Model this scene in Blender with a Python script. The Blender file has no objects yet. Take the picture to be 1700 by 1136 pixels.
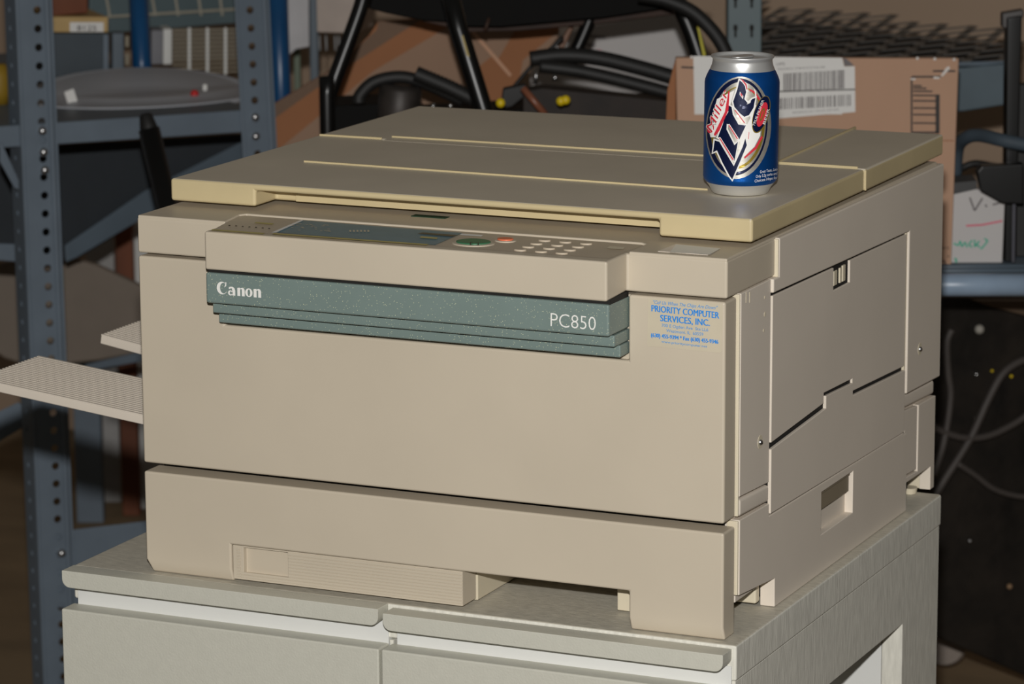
import bpy, bmesh, math, random
from mathutils import Vector, Matrix
from mathutils.geometry import tessellate_polygon
random.seed(4)
C = bpy.context.scene.collection
LIFT = 0.70                       # cabinet top above the floor; geometry is written with z=0 on the cabinet top

# ------------------------------------------------------------------ camera, light, exposure
F_PX = 5844.57
CAM = Vector((1.60632675, -2.710454, 0.86542482))
CR = Vector((0.91043887, 0.41360889, -0.00536202))
CU = Vector((-0.07928892, 0.18722452, 0.97911197))
CF = Vector((-0.40597331, 0.89099645, -0.20325108))
cd = bpy.data.cameras.new('camera'); cam = bpy.data.objects.new('camera', cd); C.objects.link(cam)
M = Matrix((CR, CU, -CF)).transposed().to_4x4(); M.translation = CAM
cam.matrix_world = M
cd.sensor_width = 36; cd.lens = F_PX / 1700 * 36; cd.clip_start = 0.05; cd.clip_end = 60
cd.dof.use_dof = True; cd.dof.focus_distance = 3.08; cd.dof.aperture_fstop = 13
bpy.context.scene.camera = cam
sc = bpy.context.scene
sc.view_settings.view_transform = 'Standard'; sc.view_settings.look = 'None'
sc.view_settings.gamma = 1; sc.view_settings.use_curve_mapping = False
sc.view_settings.exposure = 0.0
w = bpy.data.worlds.new('dim_room'); sc.world = w; w.use_nodes = True
w.node_tree.nodes['Background'].inputs[0].default_value = (1.0, .93, .82, 1)
w.node_tree.nodes['Background'].inputs[1].default_value = 0.06
# the photographer's flash, just above the lens
fl = bpy.data.lights.new('camera_flash', 'SPOT'); flo = bpy.data.objects.new('camera_flash', fl); C.objects.link(flo)
fl.energy = 344; fl.color = (1, .985, .96); fl.shadow_soft_size = 0.022; fl.spot_size = math.radians(50); fl.spot_blend = .6
M2 = M.copy(); M2.translation = CAM + CU * 0.17 - CR * 0.01 + CF * 0.02
flo.matrix_world = M2

# ------------------------------------------------------------------ pixel rays onto real planes
def ray(x, y): return CF + CR * ((x - 850) / F_PX) - CU * ((y - 568) / F_PX)
def on(x, y, ax, val):
    d = ray(x, y); return CAM + d * ((val - CAM[ax]) / d[ax])
def onp(x, y, n, p):
    d = ray(x, y); return CAM + d * ((p - CAM).dot(n) / d.dot(n))
def at(x, y, dist): return CAM + ray(x, y) * dist
GH = Vector((CF.x, CF.y, 0)).normalized(); RH = Vector((-GH.y, GH.x, 0)) * -1
UP = Vector((0, 0, 1))

# ------------------------------------------------------------------ materials
def s2l(c): return tuple(((v / 255 + .055) / 1.055) ** 2.4 if v > 10 else v / 255 / 12.92 for v in c)
def mat(name, col, rough=.5, metal=0, var=.06, scale=30, bump=0, bscale=400, spec=.5, coat=0, stretch=(1, 1, 1), col2=None, lin=False):
    m = bpy.data.materials.new(name); m.use_nodes = True; nt = m.node_tree; b = nt.nodes['Principled BSDF']
    c = col if lin else s2l(col)
    tc = nt.nodes.new('ShaderNodeTexCoord'); mp = nt.nodes.new('ShaderNodeMapping'); mp.inputs['Scale'].default_value = stretch
    nt.links.new(tc.outputs['Object'], mp.inputs['Vector'])
    n = nt.nodes.new('ShaderNodeTexNoise'); n.inputs['Scale'].default_value = scale; n.inputs['Detail'].default_value = 6
    nt.links.new(mp.outputs[0], n.inputs['Vector'])
    r = nt.nodes.new('ShaderNodeValToRGB'); r.color_ramp.elements[0].position = .3; r.color_ramp.elements[1].position = .7
    c2 = (tuple(v * (1 - 2 * var) for v in c) if col2 is None else s2l(col2))
    r.color_ramp.elements[0].color = (*c2, 1); r.color_ramp.elements[1].color = (*c, 1)
    nt.links.new(n.outputs['Fac'], r.inputs['Fac']); nt.links.new(r.outputs['Color'], b.inputs['Base Color'])
    b.inputs['Roughness'].default_value = rough; b.inputs['Metallic'].default_value = metal
    b.inputs['Specular IOR Level'].default_value = spec; b.inputs['Coat Weight'].default_value = coat
    if bump:
        n2 = nt.nodes.new('ShaderNodeTexNoise'); n2.inputs['Scale'].default_value = bscale; n2.inputs['Detail'].default_value = 3
        nt.links.new(mp.outputs[0], n2.inputs['Vector'])
        bp = nt.nodes.new('ShaderNodeBump'); bp.inputs['Strength'].default_value = bump; bp.inputs['Distance'].default_value = .001
        nt.links.new(n2.outputs['Fac'], bp.inputs['Height']); nt.links.new(bp.outputs[0], b.inputs['Normal'])
    return m
plastic = mat('beige_plastic', (198, 186, 166), .42, var=.03, scale=9, bump=.05, bscale=1500, spec=.4)
plastic_side = mat('beige_plastic_lightened', (221, 210, 195), .5, var=.03, scale=7, bump=.05, bscale=1500, spec=.3)  # same beige plastic, colour lightened to stand in for missing fill light
cream = mat('cream_plastic', (214, 203, 178), .5, var=.04, scale=12)
lid_yel = mat('yellowed_lid_plastic', (204, 187, 146), .42, var=.05, scale=14, spec=.4, bump=.05, bscale=1200)
lid_grey = mat('lid_top_plastic', (212, 202, 182), .36, var=.04, scale=12, spec=.35, bump=.04, bscale=1500)
void = mat('dark_interior', (20, 17, 13), .8)  # near-black, its colour stands in for shade inside gaps and hollows
panel_m = mat('panel_plastic', (190, 176, 155), .5, var=.03, scale=40)
teal_disp = mat('display_teal', (98, 132, 146), .35, var=.08, scale=60)
disp_dark = mat('display_dark_strip', (60, 56, 46), .3)
yellow_pr = mat('yellow_print', (190, 176, 110), .6)
green_b = mat('green_button', (60, 120, 85), .4)
orange_b = mat('orange_button', (226, 120, 84), .4)
key_m = mat('key_plastic', (205, 196, 172), .45)
dark_txt = mat('dark_print', (70, 62, 52), .6)
white_txt = mat('white_print', (236, 234, 228), .5, var=.01)
blue_txt = mat('blue_print', (40, 134, 214), .5, var=.01)
blue_txt2 = mat('soft_blue_print', (92, 150, 205), .5, var=.01)
sticker_m = mat('sticker_film', (203, 192, 169), .3, var=.03, scale=50, spec=.6)
handle_m = mat('handle_brown_plastic', (140, 128, 108), .5, var=.03)
steel = mat('zinc_steel', (205, 205, 205), .3, metal=1)
groove_m = mat('cassette_groove', (120, 104, 84), .7)
# teal speckled band
teal = mat('teal_speckle', (118, 134, 129), .42, var=.03, scale=30)
nt = teal.node_tree; b = nt.nodes['Principled BSDF']; src = b.inputs['Base Color'].links[0].from_socket
tc = nt.nodes.new('ShaderNodeTexCoord'); vo = nt.nodes.new('ShaderNodeTexVoronoi'); vo.inputs['Scale'].default_value = 520
nt.links.new(tc.outputs['Object'], vo.inputs['Vector'])
rp = nt.nodes.new('ShaderNodeValToRGB'); rp.color_ramp.elements[0].position = .10; rp.color_ramp.elements[0].color = (1, 1, 1, 1)
rp.color_ramp.elements[1].position = .2; rp.color_ramp.elements[1].color = (0, 0, 0, 1)
nt.links.new(vo.outputs['Distance'], rp.inputs['Fac'])
vn = nt.nodes.new('ShaderNodeTexNoise'); vn.inputs['Scale'].default_value = 260; nt.links.new(tc.outputs['Object'], vn.inputs['Vector'])
gt = nt.nodes.new('ShaderNodeMath'); gt.operation = 'GREATER_THAN'; gt.inputs[1].default_value = .46; nt.links.new(vn.outputs['Fac'], gt.inputs[0])
mu = nt.nodes.new('ShaderNodeMath'); mu.operation = 'MULTIPLY'; nt.links.new(rp.outputs['Color'], mu.inputs[0]); nt.links.new(gt.outputs[0], mu.inputs[1])
mx = nt.nodes.new('ShaderNodeMixRGB'); mx.inputs[2].default_value = (*s2l((214, 216, 178)), 1)
nt.links.new(mu.outputs[0], mx.inputs[0]); nt.links.new(src, mx.inputs[1]); nt.links.new(mx.outputs[0], b.inputs['Base Color'])
# laminate cabinet
lam = mat('white_grey_laminate', (197, 195, 182), .45, var=.02, scale=120, bump=.25, bscale=500, spec=.3)
lam_side = mat('grained_laminate', (226, 223, 211), .55, var=.10, scale=230, bump=.3, bscale=420, stretch=(1, 1, .18), spec=.3)
lam_top = mat('grained_laminate_top', (206, 200, 184), .5, var=.12, scale=260, bump=.3, bscale=600, stretch=(.35, 1, 1), spec=.3)
white_m = mat('white_melamine', (218, 218, 214), .4, var=.01)
# background paints
bluegrey = mat('blue_grey_paint', (110, 122, 134), .45, var=.08, scale=14, spec=.4)
bluedark = mat('blue_grey_paint_worn', (92, 106, 118), .5, var=.1, scale=10)
tealpaint = mat('grey_teal_paint', (92, 108, 112), .5, var=.07, scale=10)
bluepole = mat('blue_paint', (22, 76, 122), .35, var=.08, scale=12)
blackm = mat('black_steel_paint', (12, 12, 12), .32, var=.2, scale=20, spec=.5)
blackf = mat('flat_black_paint', (14, 13, 12), .75, spec=.15)
blackr = mat('black_rubber', (26, 25, 24), .6, var=.2, scale=40)
brownred = mat('rusty_brown', (60, 38, 26), .7, var=.25, scale=25)
card = mat('cardboard', (188, 150, 124), .8, var=.05, scale=8, bump=.1, bscale=300, stretch=(1, 1, .3))
card_b = mat('cardboard_brown', (156, 104, 68), .8, var=.06, scale=8)
card_l = mat('cardboard_light_stripe', (154, 124, 102), .8, var=.05, scale=8)
card_d = mat('cardboard_dark', (118, 94, 76), .8, var=.06, scale=8)
card_e = mat('cardboard_fold_highlight', (205, 160, 130), .8)
paper = mat('white_paper', (226, 224, 220), .6, var=.01)
paper_g = mat('grey_white_board', (196, 192, 190), .6, var=.02, scale=6)
ink = mat('black_ink', (62, 56, 54), .7)
ink_grey = mat('grey_ink', (118, 112, 112), .7)
red_ink = mat('red_marker', (222, 110, 130), .7)
green_ink = mat('green_marker', (70, 180, 150), .7)
yellowm = mat('yellow_plastic', (220, 190, 20), .4)
greytub = mat('grey_tub_plastic', (176, 178, 184), .5, var=.05, scale=8)
taupe = mat('taupe_board', (130, 118, 106), .7, var=.06, scale=14)
wallm = mat('painted_wall', (178, 154, 132), .85, var=.06, scale=2)
floorm = mat('worn_concrete_floor', (150, 128, 98), .8, var=.16, scale=3.5, bump=.3, bscale=30, stretch=(1, 2.5, 1))
wood = mat('brown_wood', (120, 62, 28), .6, var=.2, scale=14, stretch=(1, 1, .2))
tan = mat('tan_carton', (190, 160, 108), .7)
tape_m = mat('clear_tape_highlight', (235, 228, 222), .15, spec=.8)

# ------------------------------------------------------------------ builders
def link(o, parent=None):
    C.objects.link(o)
    if parent: o.parent = parent
    return o
def tag(o, label=None, cat=None, group=None, kind=None):
    if label: o['label'] = label
    if cat: o['category'] = cat
    if group: o['group'] = group
    if kind: o['kind'] = kind
    return o
def thing(name, label, cat, loc=(0, 0, 0), group=None):
    o = bpy.data.objects.new(name, None); o.location = loc; o.empty_display_size = .02
    C.objects.link(o); return tag(o, label, cat, group)
def finish(name, bm, m, parent=None, bevel=0, seg=2, smooth=False, label=None, ang=40):
    bmesh.ops.remove_doubles(bm, verts=bm.verts, dist=1e-6)
    bmesh.ops.recalc_face_normals(bm, faces=bm.faces)
    me = bpy.data.meshes.new(name); bm.to_mesh(me); bm.free()
    ms = m if isinstance(m, (list, tuple)) else [m]
    for x in ms: me.materials.append(x)
    o = bpy.data.objects.new(name, me); C.objects.link(o)
    if parent is not None:
        off = Vector(parent.location)
        p = parent.parent
        while p is not None: off += Vector(p.location); p = p.parent
        me.transform(Matrix.Translation(-off)); o.parent = parent
    if bevel:
        md = o.modifiers.new('bevel', 'BEVEL'); md.width = bevel; md.segments = seg; md.limit_method = 'ANGLE'; md.angle_limit = math.radians(ang)
        md.harden_normals = False
        for f in me.polygons: f.use_smooth = True
        wn = o.modifiers.new('wn', 'WEIGHTED_NORMAL'); wn.keep_sharp = False
    elif smooth:
        for f in me.polygons: f.use_smooth = True
    if label: o['label'] = label
    return o
def box(bm, x0, x1, y0, y1, z0, z1):
    v = [bm.verts.new(c) for c in ((x0, y0, z0), (x1, y0, z0), (x1, y1, z0), (x0, y1, z0), (x0, y0, z1), (x1, y0, z1), (x1, y1, z1), (x0, y1, z1))]
    for f in ((3, 2, 1, 0), (4, 5, 6, 7), (0, 1, 5, 4), (1, 2, 6, 5), (2, 3, 7, 6), (3, 0, 4, 7)): bm.faces.new([v[i] for i in f])
def prism(bm, pts, vec):
    """pts: closed 3D loop, extruded along vec"""
    a = [bm.verts.new(p) for p in pts]; vec = Vector(vec); b2 = [bm.verts.new(Vector(p) + vec) for p in pts]
    n = len(pts)
    bm.faces.new(a); bm.faces.new(list(reversed(b2)))
    for i in range(n): bm.faces.new((a[i], b2[i], b2[(i + 1) % n], a[(i + 1) % n]))
def boxo(name, dims, m, parent=None, bevel=.001, **k):
    bm = bmesh.new(); box(bm, *dims); return finish(name, bm, m, parent, bevel, **k)
def prismo(name, pts, vec, m, parent=None, bevel=.001, **k):
    bm = bmesh.new(); prism(bm, pts, vec); return finish(name, bm, m, parent, bevel, **k)
def XZ(pts, y): return [Vector((x, y, z)) for x, z in pts]
def YZ(pts, x): return [Vector((x, y, z)) for y, z in pts]
def XY(pts, z): return [Vector((x, y, z)) for x, y in pts]
def cut(o, boxes):
    """subtract boxes (dims) from the mesh data of o for good"""
    mods = [(md.type, getattr(md, 'width', 0), getattr(md, 'segments', 0)) for md in o.modifiers]
    while o.modifiers: o.modifiers.remove(o.modifiers[0])
    bm = bmesh.new()
    for d in boxes: box(bm, *d)
    bmesh.ops.recalc_face_normals(bm, faces=bm.faces)
    me = bpy.data.meshes.new('cutter'); bm.to_mesh(me); bm.free(); c = bpy.data.objects.new('cutter', me); C.objects.link(c)
    md = o.modifiers.new('b', 'BOOLEAN'); md.object = c; md.operation = 'DIFFERENCE'; md.solver = 'EXACT'
    bpy.context.view_layer.update()
    dg = bpy.context.evaluated_depsgraph_get(); new = bpy.data.meshes.new_from_object(o.evaluated_get(dg))
    o.modifiers.remove(md); o.data = new; bpy.data.objects.remove(c)
    for t, w_, s_ in mods:
        if t == 'BEVEL':
            md = o.modifiers.new('bevel', 'BEVEL'); md.width = w_; md.segments = s_; md.limit_method = 'ANGLE'; md.angle_limit = math.radians(40)
        elif t == 'WEIGHTED_NORMAL': o.modifiers.new('wn', 'WEIGHTED_NORMAL')
    for f in o.data.polygons: f.use_smooth = True
    return o
def tube_bm(bm, pts, r, n=14, cap=True, ribs=0):
    pts = [Vector(p) for p in pts]; rings = []
    rr = r if isinstance(r, (list, tuple)) else [r] * len(pts)
    prev = None
    for i, p in enumerate(pts):
        t = (pts[min(i + 1, len(pts) - 1)] - pts[max(i - 1, 0)]).normalized()
        a = t.cross(UP if abs(t.z) < .95 else Vector((1, 0, 0))).normalized() if prev is None else (prev - t * prev.dot(t)).normalized()
        prev = a; b_ = t.cross(a)
        rings.append([bm.verts.new(p + (a * math.cos(k * 2 * math.pi / n) + b_ * math.sin(k * 2 * math.pi / n)) * rr[i]) for k in range(n)])
    for i in range(len(rings) - 1):
        for k in range(n): bm.faces.new((rings[i][k], rings[i][(k + 1) % n], rings[i + 1][(k + 1) % n], rings[i + 1][k]))
    if cap: bm.faces.new(rings[0][::-1]); bm.faces.new(rings[-1])
def smooth_path(pts, k=6):
    pts = [Vector(p) for p in pts]; out = []
    P_ = [pts[0]] + pts + [pts[-1]]
    for i in range(1, len(P_) - 2):
        for j in range(k):
            t = j / k; a, b_, c, d = P_[i - 1], P_[i], P_[i + 1], P_[i + 2]
            out.append(.5 * ((2 * b_) + (c - a) * t + (2 * a - 5 * b_ + 4 * c - d) * t * t + (3 * b_ - a - 3 * c + d) * t ** 3))
    out.append(pts[-1]); return out
def tube(name, pts, r, m, parent=None, path=True, **k):
    bm = bmesh.new(); tube_bm(bm, smooth_path(pts) if path and len(pts) > 2 else pts, r); return finish(name, bm, m, parent, smooth=True, **k)
def lathe(bm, prof, cen, n=64, axis=UP):
    ax = Vector(axis).normalized(); a = ax.orthogonal().normalized(); b_ = ax.cross(a); cen = Vector(cen); rings = []
    for r, h in prof:
        rings.append([bm.verts.new(cen + ax * h + (a * math.cos(k * 2 * math.pi / n) + b_ * math.sin(k * 2 * math.pi / n)) * max(r, 1e-5)) for k in range(n)])
    for i in range(len(rings) - 1):
        for k in range(n): bm.faces.new((rings[i][k], rings[i][(k + 1) % n], rings[i + 1][(k + 1) % n], rings[i + 1][k]))
    return a, b_
def ball(name, p, r, m, parent, sq=1.0, **k):
    bm = bmesh.new(); bmesh.ops.create_uvsphere(bm, u_segments=16, v_segments=10, radius=r)
    for v in bm.verts: v.co = Vector(p) + Vector((v.co.x, v.co.y * sq, v.co.z))
    return finish(name, bm, m, parent, smooth=True, **k)
def flat(name, loops_list, mapper, m, parent, cell=None, **k):
    """thin printed marks: each item is a list of loops (outer, holes...) in a 2D space, mapped to 3D"""
    bm = bmesh.new()
    for loops in loops_list:
        if not isinstance(loops[0][0], (tuple, list, Vector)): loops = [loops]
        L = [[Vector((p[0], p[1], 0)) for p in lp] for lp in loops]
        tris = tessellate_polygon(L); allp = [p for lp in L for p in lp]
        vs = [bm.verts.new(p) for p in allp]
        for t in tris:
            try: bm.faces.new([vs[i] for i in t])
            except ValueError: pass
    if cell: grid_cut(bm, cell)
    for v in bm.verts: v.co = mapper(v.co.x, v.co.y)
    return finish(name, bm, m, parent, **k)
def grid_cut(bm, cell):
    for ax in (0, 1):
        if not bm.verts: return
        lo = min(v.co[ax] for v in bm.verts); hi = max(v.co[ax] for v in bm.verts)
        k = lo + cell
        while k < hi:
            co = [0, 0, 0]; co[ax] = k; no = [0, 0, 0]; no[ax] = 1
            bmesh.ops.bisect_plane(bm, geom=bm.verts[:] + bm.edges[:] + bm.faces[:], plane_co=co, plane_no=no)
            k += cell
def text_mesh(s, shear=0, offset=0, spacing=1.0):
    cu = bpy.data.curves.new('t', 'FONT'); cu.body = s; cu.shear = shear; cu.offset = offset; cu.resolution_u = 3; cu.space_character = spacing
    o = bpy.data.objects.new('t', cu); C.objects.link(o); bpy.context.view_layer.update()
    me = bpy.data.meshes.new_from_object(o.evaluated_get(bpy.context.evaluated_depsgraph_get()))
    bpy.data.objects.remove(o); return me
def text(name, s, mapper, A, B, H, m, parent, shear=0, offset=0, cell=None, spacing=1.0, **k):
    """s runs from A to B (baseline, mapper's 2D space), capitals H tall (in the 2D space, towards -y)"""
    me = text_mesh(s, shear, offset, spacing); bm = bmesh.new(); bm.from_mesh(me)
    xs = [v.co.x for v in bm.verts]; x0, x1 = min(xs), max(xs)
    cap = .70
    dx, dy = B[0] - A[0], B[1] - A[1]; ln = math.hypot(dx, dy); ux, uy = dx / ln, dy / ln; vx, vy = uy, -ux
    for v in bm.verts:
        t = (v.co.x - x0) / (x1 - x0) * ln; h = v.co.y / cap * H
        v.co = Vector((A[0] + ux * t + vx * h, A[1] + uy * t + vy * h, 0))
    if cell: grid_cut(bm, cell)
    for v in bm.verts: v.co = mapper(v.co.x, v.co.y)
    return finish(name, bm, m, parent, **k)
def tx_sheared(name, s, mapper, A, B, H, m, parent, up=(0, -1), **k):
    """like text, but letters stand along 'up' instead of square to the baseline (pixels of a wall seen at an angle)"""
    off = k.pop('offset', 0); sh = k.pop('shear', 0); cell = k.pop('cell', None)
    me = text_mesh(s, sh, off); bm = bmesh.new(); bm.from_mesh(me)
    xs = [v.co.x for v in bm.verts]; x0, x1 = min(xs), max(xs)
    for v in bm.verts:
        t = (v.co.x - x0) / (x1 - x0); h = v.co.y / .70 * H
        v.co = Vector((A[0] + (B[0] - A[0]) * t + up[0] * h, A[1] + (B[1] - A[1]) * t + up[1] * h, 0))
    if cell: grid_cut(bm, cell)
    for v in bm.verts: v.co = mapper(v.co.x, v.co.y)
    return finish(name, bm, m, parent, **k)
def pl(ax, val): return lambda x, y: on(x, y, ax, val)
W = .5696; D = .585

# ------------------------------------------------------------------ room
FZ = -LIFT
st = lambda o: tag(o, kind='structure')
st(boxo('floor', (-6, 6, -4.5, 3.25, FZ - .1, FZ), floorm, bevel=0))
st(boxo('wall_back', (-6, 6, 3.05, 3.2, FZ, 2.2), wallm, bevel=0))
st(boxo('wall_left', (-6.1, -6, -4.5, 3.2, FZ, 2.2), wallm, bevel=0))

# ================================================================== filing cabinet / credenza
cab = thing('drawer_cabinet', 'pale grey laminate two-drawer cabinet that the beige photocopier stands on', 'cabinet', (-.0762, 0, FZ))
CX0, CX1, CY0, CY1 = -.0762, .582, -.004, .570
cz = -.0335
boxo('worktop', (CX0, CX1, CY0, CY1, -.032, 0), [lam_top, lam_side], cab, .0022)
o = [c for c in cab.children if c.name.startswith('worktop')][0]
for f in o.data.polygons: f.material_index = 0 if f.normal.z > .5 else 1
# side panel with the kneehole-like opening
side = boxo('side_panel', (CX1 - .022, CX1 - .001, CY0 + .001, CY1 - .002, FZ + .02, -.032), lam_side, cab, .001)
cut(side, [(CX1 - .05, CX1 + .02, .10, .4549, -.55, -.1042)])
boxo('inner_panel', (.14, CX1 - .0225, .4552, .4700, -.56, -.0345), white_m, cab, .001)
boxo('inner_floor', (.30, CX1 - .0225, .04, .457, -.235, -.225), lam_top, cab, .001)
boxo('side_panel', (CX0 + .004, CX0 + .024, CY0 + .001, CY1 - .002, FZ + .02, -.032), lam_side, cab, .001)
boxo('back_panel', (CX0 + .02, CX1 - .023, CY1 - .022, CY1 - .004, FZ + .02, -.032), lam_side, cab, .001)
boxo('base', (CX0 + .01, CX1 - .01, .02, CY1 - .01, FZ, FZ + .02), blackr, cab, .001)
for i, (x0, x1, dz) in enumerate(((CX0 + .001, .2515, 0), (.2555, CX1 - .0035, -.0028))):
    boxo('drawer_carcass', (x0 + .004, x1 - .002, .002, .10, -.55, -.0335), white_m, cab, .0005)
    fr = boxo('drawer_front', (x0 - .0015, x1, -.0265, -.004, -.52, -.0362), lam, cab, .0018, seg=3)
    boxo('drawer_recess', (x0 + .004, x1 - .0005, -.0055, .004, -.045, -.0155 + dz), white_m, fr, .0005)
    r = .008; X0, X1 = x0, x1 - .0005; zt, zb = dz + .0005 * (1 - i), dz - .0155
    pts = [(X0, zt), (X1, zt)]
    for k in range(7): a = math.radians(k * 15); pts.append((X1 - r + r * math.cos(a), zb + r - r * math.sin(a)))
    for k in range(7): a = math.radians(90 + k * 15); pts.append((X0 + r + r * math.cos(a), zb + r - r * math.sin(a)))
    prismo('drawer_pull', XZ(pts, -.026), (0, .0215, 0), lam, fr, .0007)
boxo('drawer_divider', (.2518, .2552, -.004, .02, -.5, -.0335), lam_side, cab, .0003)

# ================================================================== photocopier
pc = thing('photocopier', 'beige desktop photocopier with teal front band standing on the pale cabinet', 'photocopier', (.28, .29, 0))
XS = W - .0065                      # inner side skin
body = boxo('main_body', (.004, XS, .0305, D - .004, .034, .3255), plastic_side, pc, .001)
boxo('base_frame', (.03, XS - .012, .12, D - .03, .004, .05), void, pc, 0)
# cassette front
zc = .0959
pts = [(.0, .0), (.0895, .0), (.0895, .0355), (.4808, .0355), (.4808, 0), (W - .0015, 0), (W - .0015, zc), (0, zc)]
pts[0] = (.0045, 0); pts.insert(0, (0, .0125))
fp = prismo('cassette_front', XZ(pts, 0), (0, .0275, 0), plastic, pc, .0022, seg=3)
bm = bmesh.new(); bm.from_mesh(fp.data)
bmesh.ops.bisect_plane(bm, geom=bm.verts[:] + bm.edges[:] + bm.faces[:], plane_co=(0, 0, .0125), plane_no=(0, 0, 1))
for v in bm.verts:
    if abs(v.co.z) < 1e-4 and v.co.y + fp.parent.location.y < .001: v.co.y += .005
bm.to_mesh(fp.data); bm.free()
# ribbed grip block in the notch
gb = prismo('grip_block', XZ([(.0905, .0033), (.3214, .0033), (.3214, .0352), (.0905, .0352)], .0015), (0, .028, 0), plastic, pc, .0006)
cut(gb, [(.1015, .1469, -.01, .0075, .0095, .0340)])
nr = 10
bm = bmesh.new()
for k in range(nr):
    z = .0055 + k * .0029
    x0 = .1475 if z > .009 else .0985
    box(bm, x0, .3212, .0008, .0016, z, z + .0023)
finish('grip_ribs', bm, plastic, gb, .0003)
bm = bmesh.new()
for k in range(10): box(bm, .0945, .0985, .0008, .0016, .006 + k * .0028, .0078 + k * .0028)
finish('grip_ribs', bm, plastic, gb, .0002)
boxo('inner_guide', (.300, .3222, .0315, .20, .001, .034), cream, pc, .001)
boxo('inner_guide', (.449, .478, .05, .065, .0015, .034), cream, pc, .001)
boxo('notch_back', (.33, .50, .20, .21, .003, .036), void, pc, 0)
# front door with the recess for the teal band
zt, zb = .2964, .1039
pts = [(0, zb), (W - .0015, zb), (W - .0015, zt), (.4801, zt), (.4801, .2392), (.0880, .2392), (.0880, zt), (0, zt)]
fd = prismo('front_door', XZ(pts, 0), (0, .0275, 0), plastic, pc, .0024, seg=3)
boxo('band_recess', (.086, .482, .006, .02, .235, .2955), plastic, fd, 0)
boxo('gap_shade', (.006, W - .012, .0272, .034, .090, .110), void, pc, 0)  # near-black strips painted as the shade in the door gaps
boxo('gap_shade', (.006, W - .012, .0272, .034, .288, .304), void, pc, 0)
# small dark slot on the ledge under the door
sl = [on(x, y, 2, zc + .0004) for x, y in ((413, 788), (487, 797), (482, 793), (420, 785))]
prismo('latch_slot', sl, (0, 0, .0004), void, pc, 0)
# teal band
nb = boxo('name_band', (.0928, .4795, -.041, .006, .2672, .2947), teal, pc, .002, seg=3, label='teal speckled name band with white lettering')
boxo('band_step', (.0924, .4795, -.029, .006, .2560, .2662), teal, nb, .0014)
boxo('band_step', (.0910, .4795, -.016, .006, .2445, .2552), teal, nb, .0014)
boxo('band_top_lip', (.0935, .479, -.038, .004, .2935, .2985), void, nb, .0008)
# maker's name: serif letters drawn on the band plane
YB = -.0412
def arc(cx, cy, rx, ry, a0, a1, n=18): return [(cx + rx * math.cos(math.radians(a0 + (a1 - a0) * i / n)), cy + ry * math.sin(math.radians(a0 + (a1 - a0) * i / n))) for i in range(n + 1)]
def nlet(x): return [[(x, 0), (x + 20, 0), (x + 20, 38), (x + 26, 42), (x + 31, 38), (x + 31, 0), (x + 51, 0), (x + 51, 36), (x + 46, 46), (x + 36, 50), (x + 26, 48), (x + 20, 43), (x + 20, 49), (x, 47)]]
G = [[arc(37, 38, 37, 37, 42, 330) + arc(47, 38, 24, 31, 318, 60)],
     [[(60, 73), (68, 73), (66, 52), (52, 42), (58, 56)]],
     [arc(95, 14, 17, 15, 0, 360), arc(98, 14, 8, 9, 0, 360)],
     [[(108, 0), (128, 0), (128, 30), (122, 44), (110, 50), (94, 50), (84, 44), (84, 36), (94, 36), (98, 42), (104, 40), (108, 30)]],
     nlet(143), [arc(223, 24, 25, 25, 0, 360), arc(223, 24, 9, 20, 0, 360)], nlet(256)]
a0 = on(330 + 128 / 4.25, 340 + 640 / 4.25, 1, YB); a1 = on(330 + 440 / 4.25, 340 + 658 / 4.25, 1, YB)
sc_ = (a1.x - a0.x) / 307
flat('maker_lettering', G, lambda x, y: Vector((a0.x + x * sc_, YB, (a0.z + a1.z) / 2 + y * sc_ * 1.07)), white_txt, nb, label='white serif lettering')
tx_sheared('model_lettering', 'PC850', pl(1, YB), (914, 543), (989, 550), 23, white_txt, nb, up=(.006, -1), offset=-.012, label='thin white model lettering')
# scanner housing and control lip
hs = bmesh.new()
ZP = .3318; ZS = .3335
prism(hs, XY([(0, 0), (.0935, 0), (.0935, -.043), (.4785, -.043), (.4785, 0), (W, 0), (W, .1165), (0, .1165)], .2991), (0, 0, ZP - .2991))
for v in hs.verts:
    if v.co.y < -.01 and v.co.z < .3: v.co.z = .2975
sh = finish('scanner_housing', hs, plastic, pc, .0022, seg=3)
prismo('top_deck', XY([(0.0005, 0.0006), (.0905, 0.0006), (.0845, .038), (.0885, .0445), (.4735, .0445), (.4795, .040), (.4800, 0.0006), (W - .0005, 0.0006), (W - .0005, .575), (.0005, .575)], ZP - .002), (0, 0, ZS - ZP + .002), plastic, sh, .0014, seg=3)
boxo('rear_housing', (.001, W - .004, .114, D - .001, .29, ZS - .0012), plastic_side, pc, .002)
o = prismo('counter_recess', [on(x, y, 2, ZS + .0002) for x, y in ((1122, 407), (1196, 414), (1175, 425), (1092, 419))], (0, 0, .0004), plastic_side, sh, 0)
flat('recess_wall', [[(1122, 407), (1196, 414), (1178, 424), (1112, 420)]], pl(2, ZS + .0008), white_m, sh)
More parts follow.
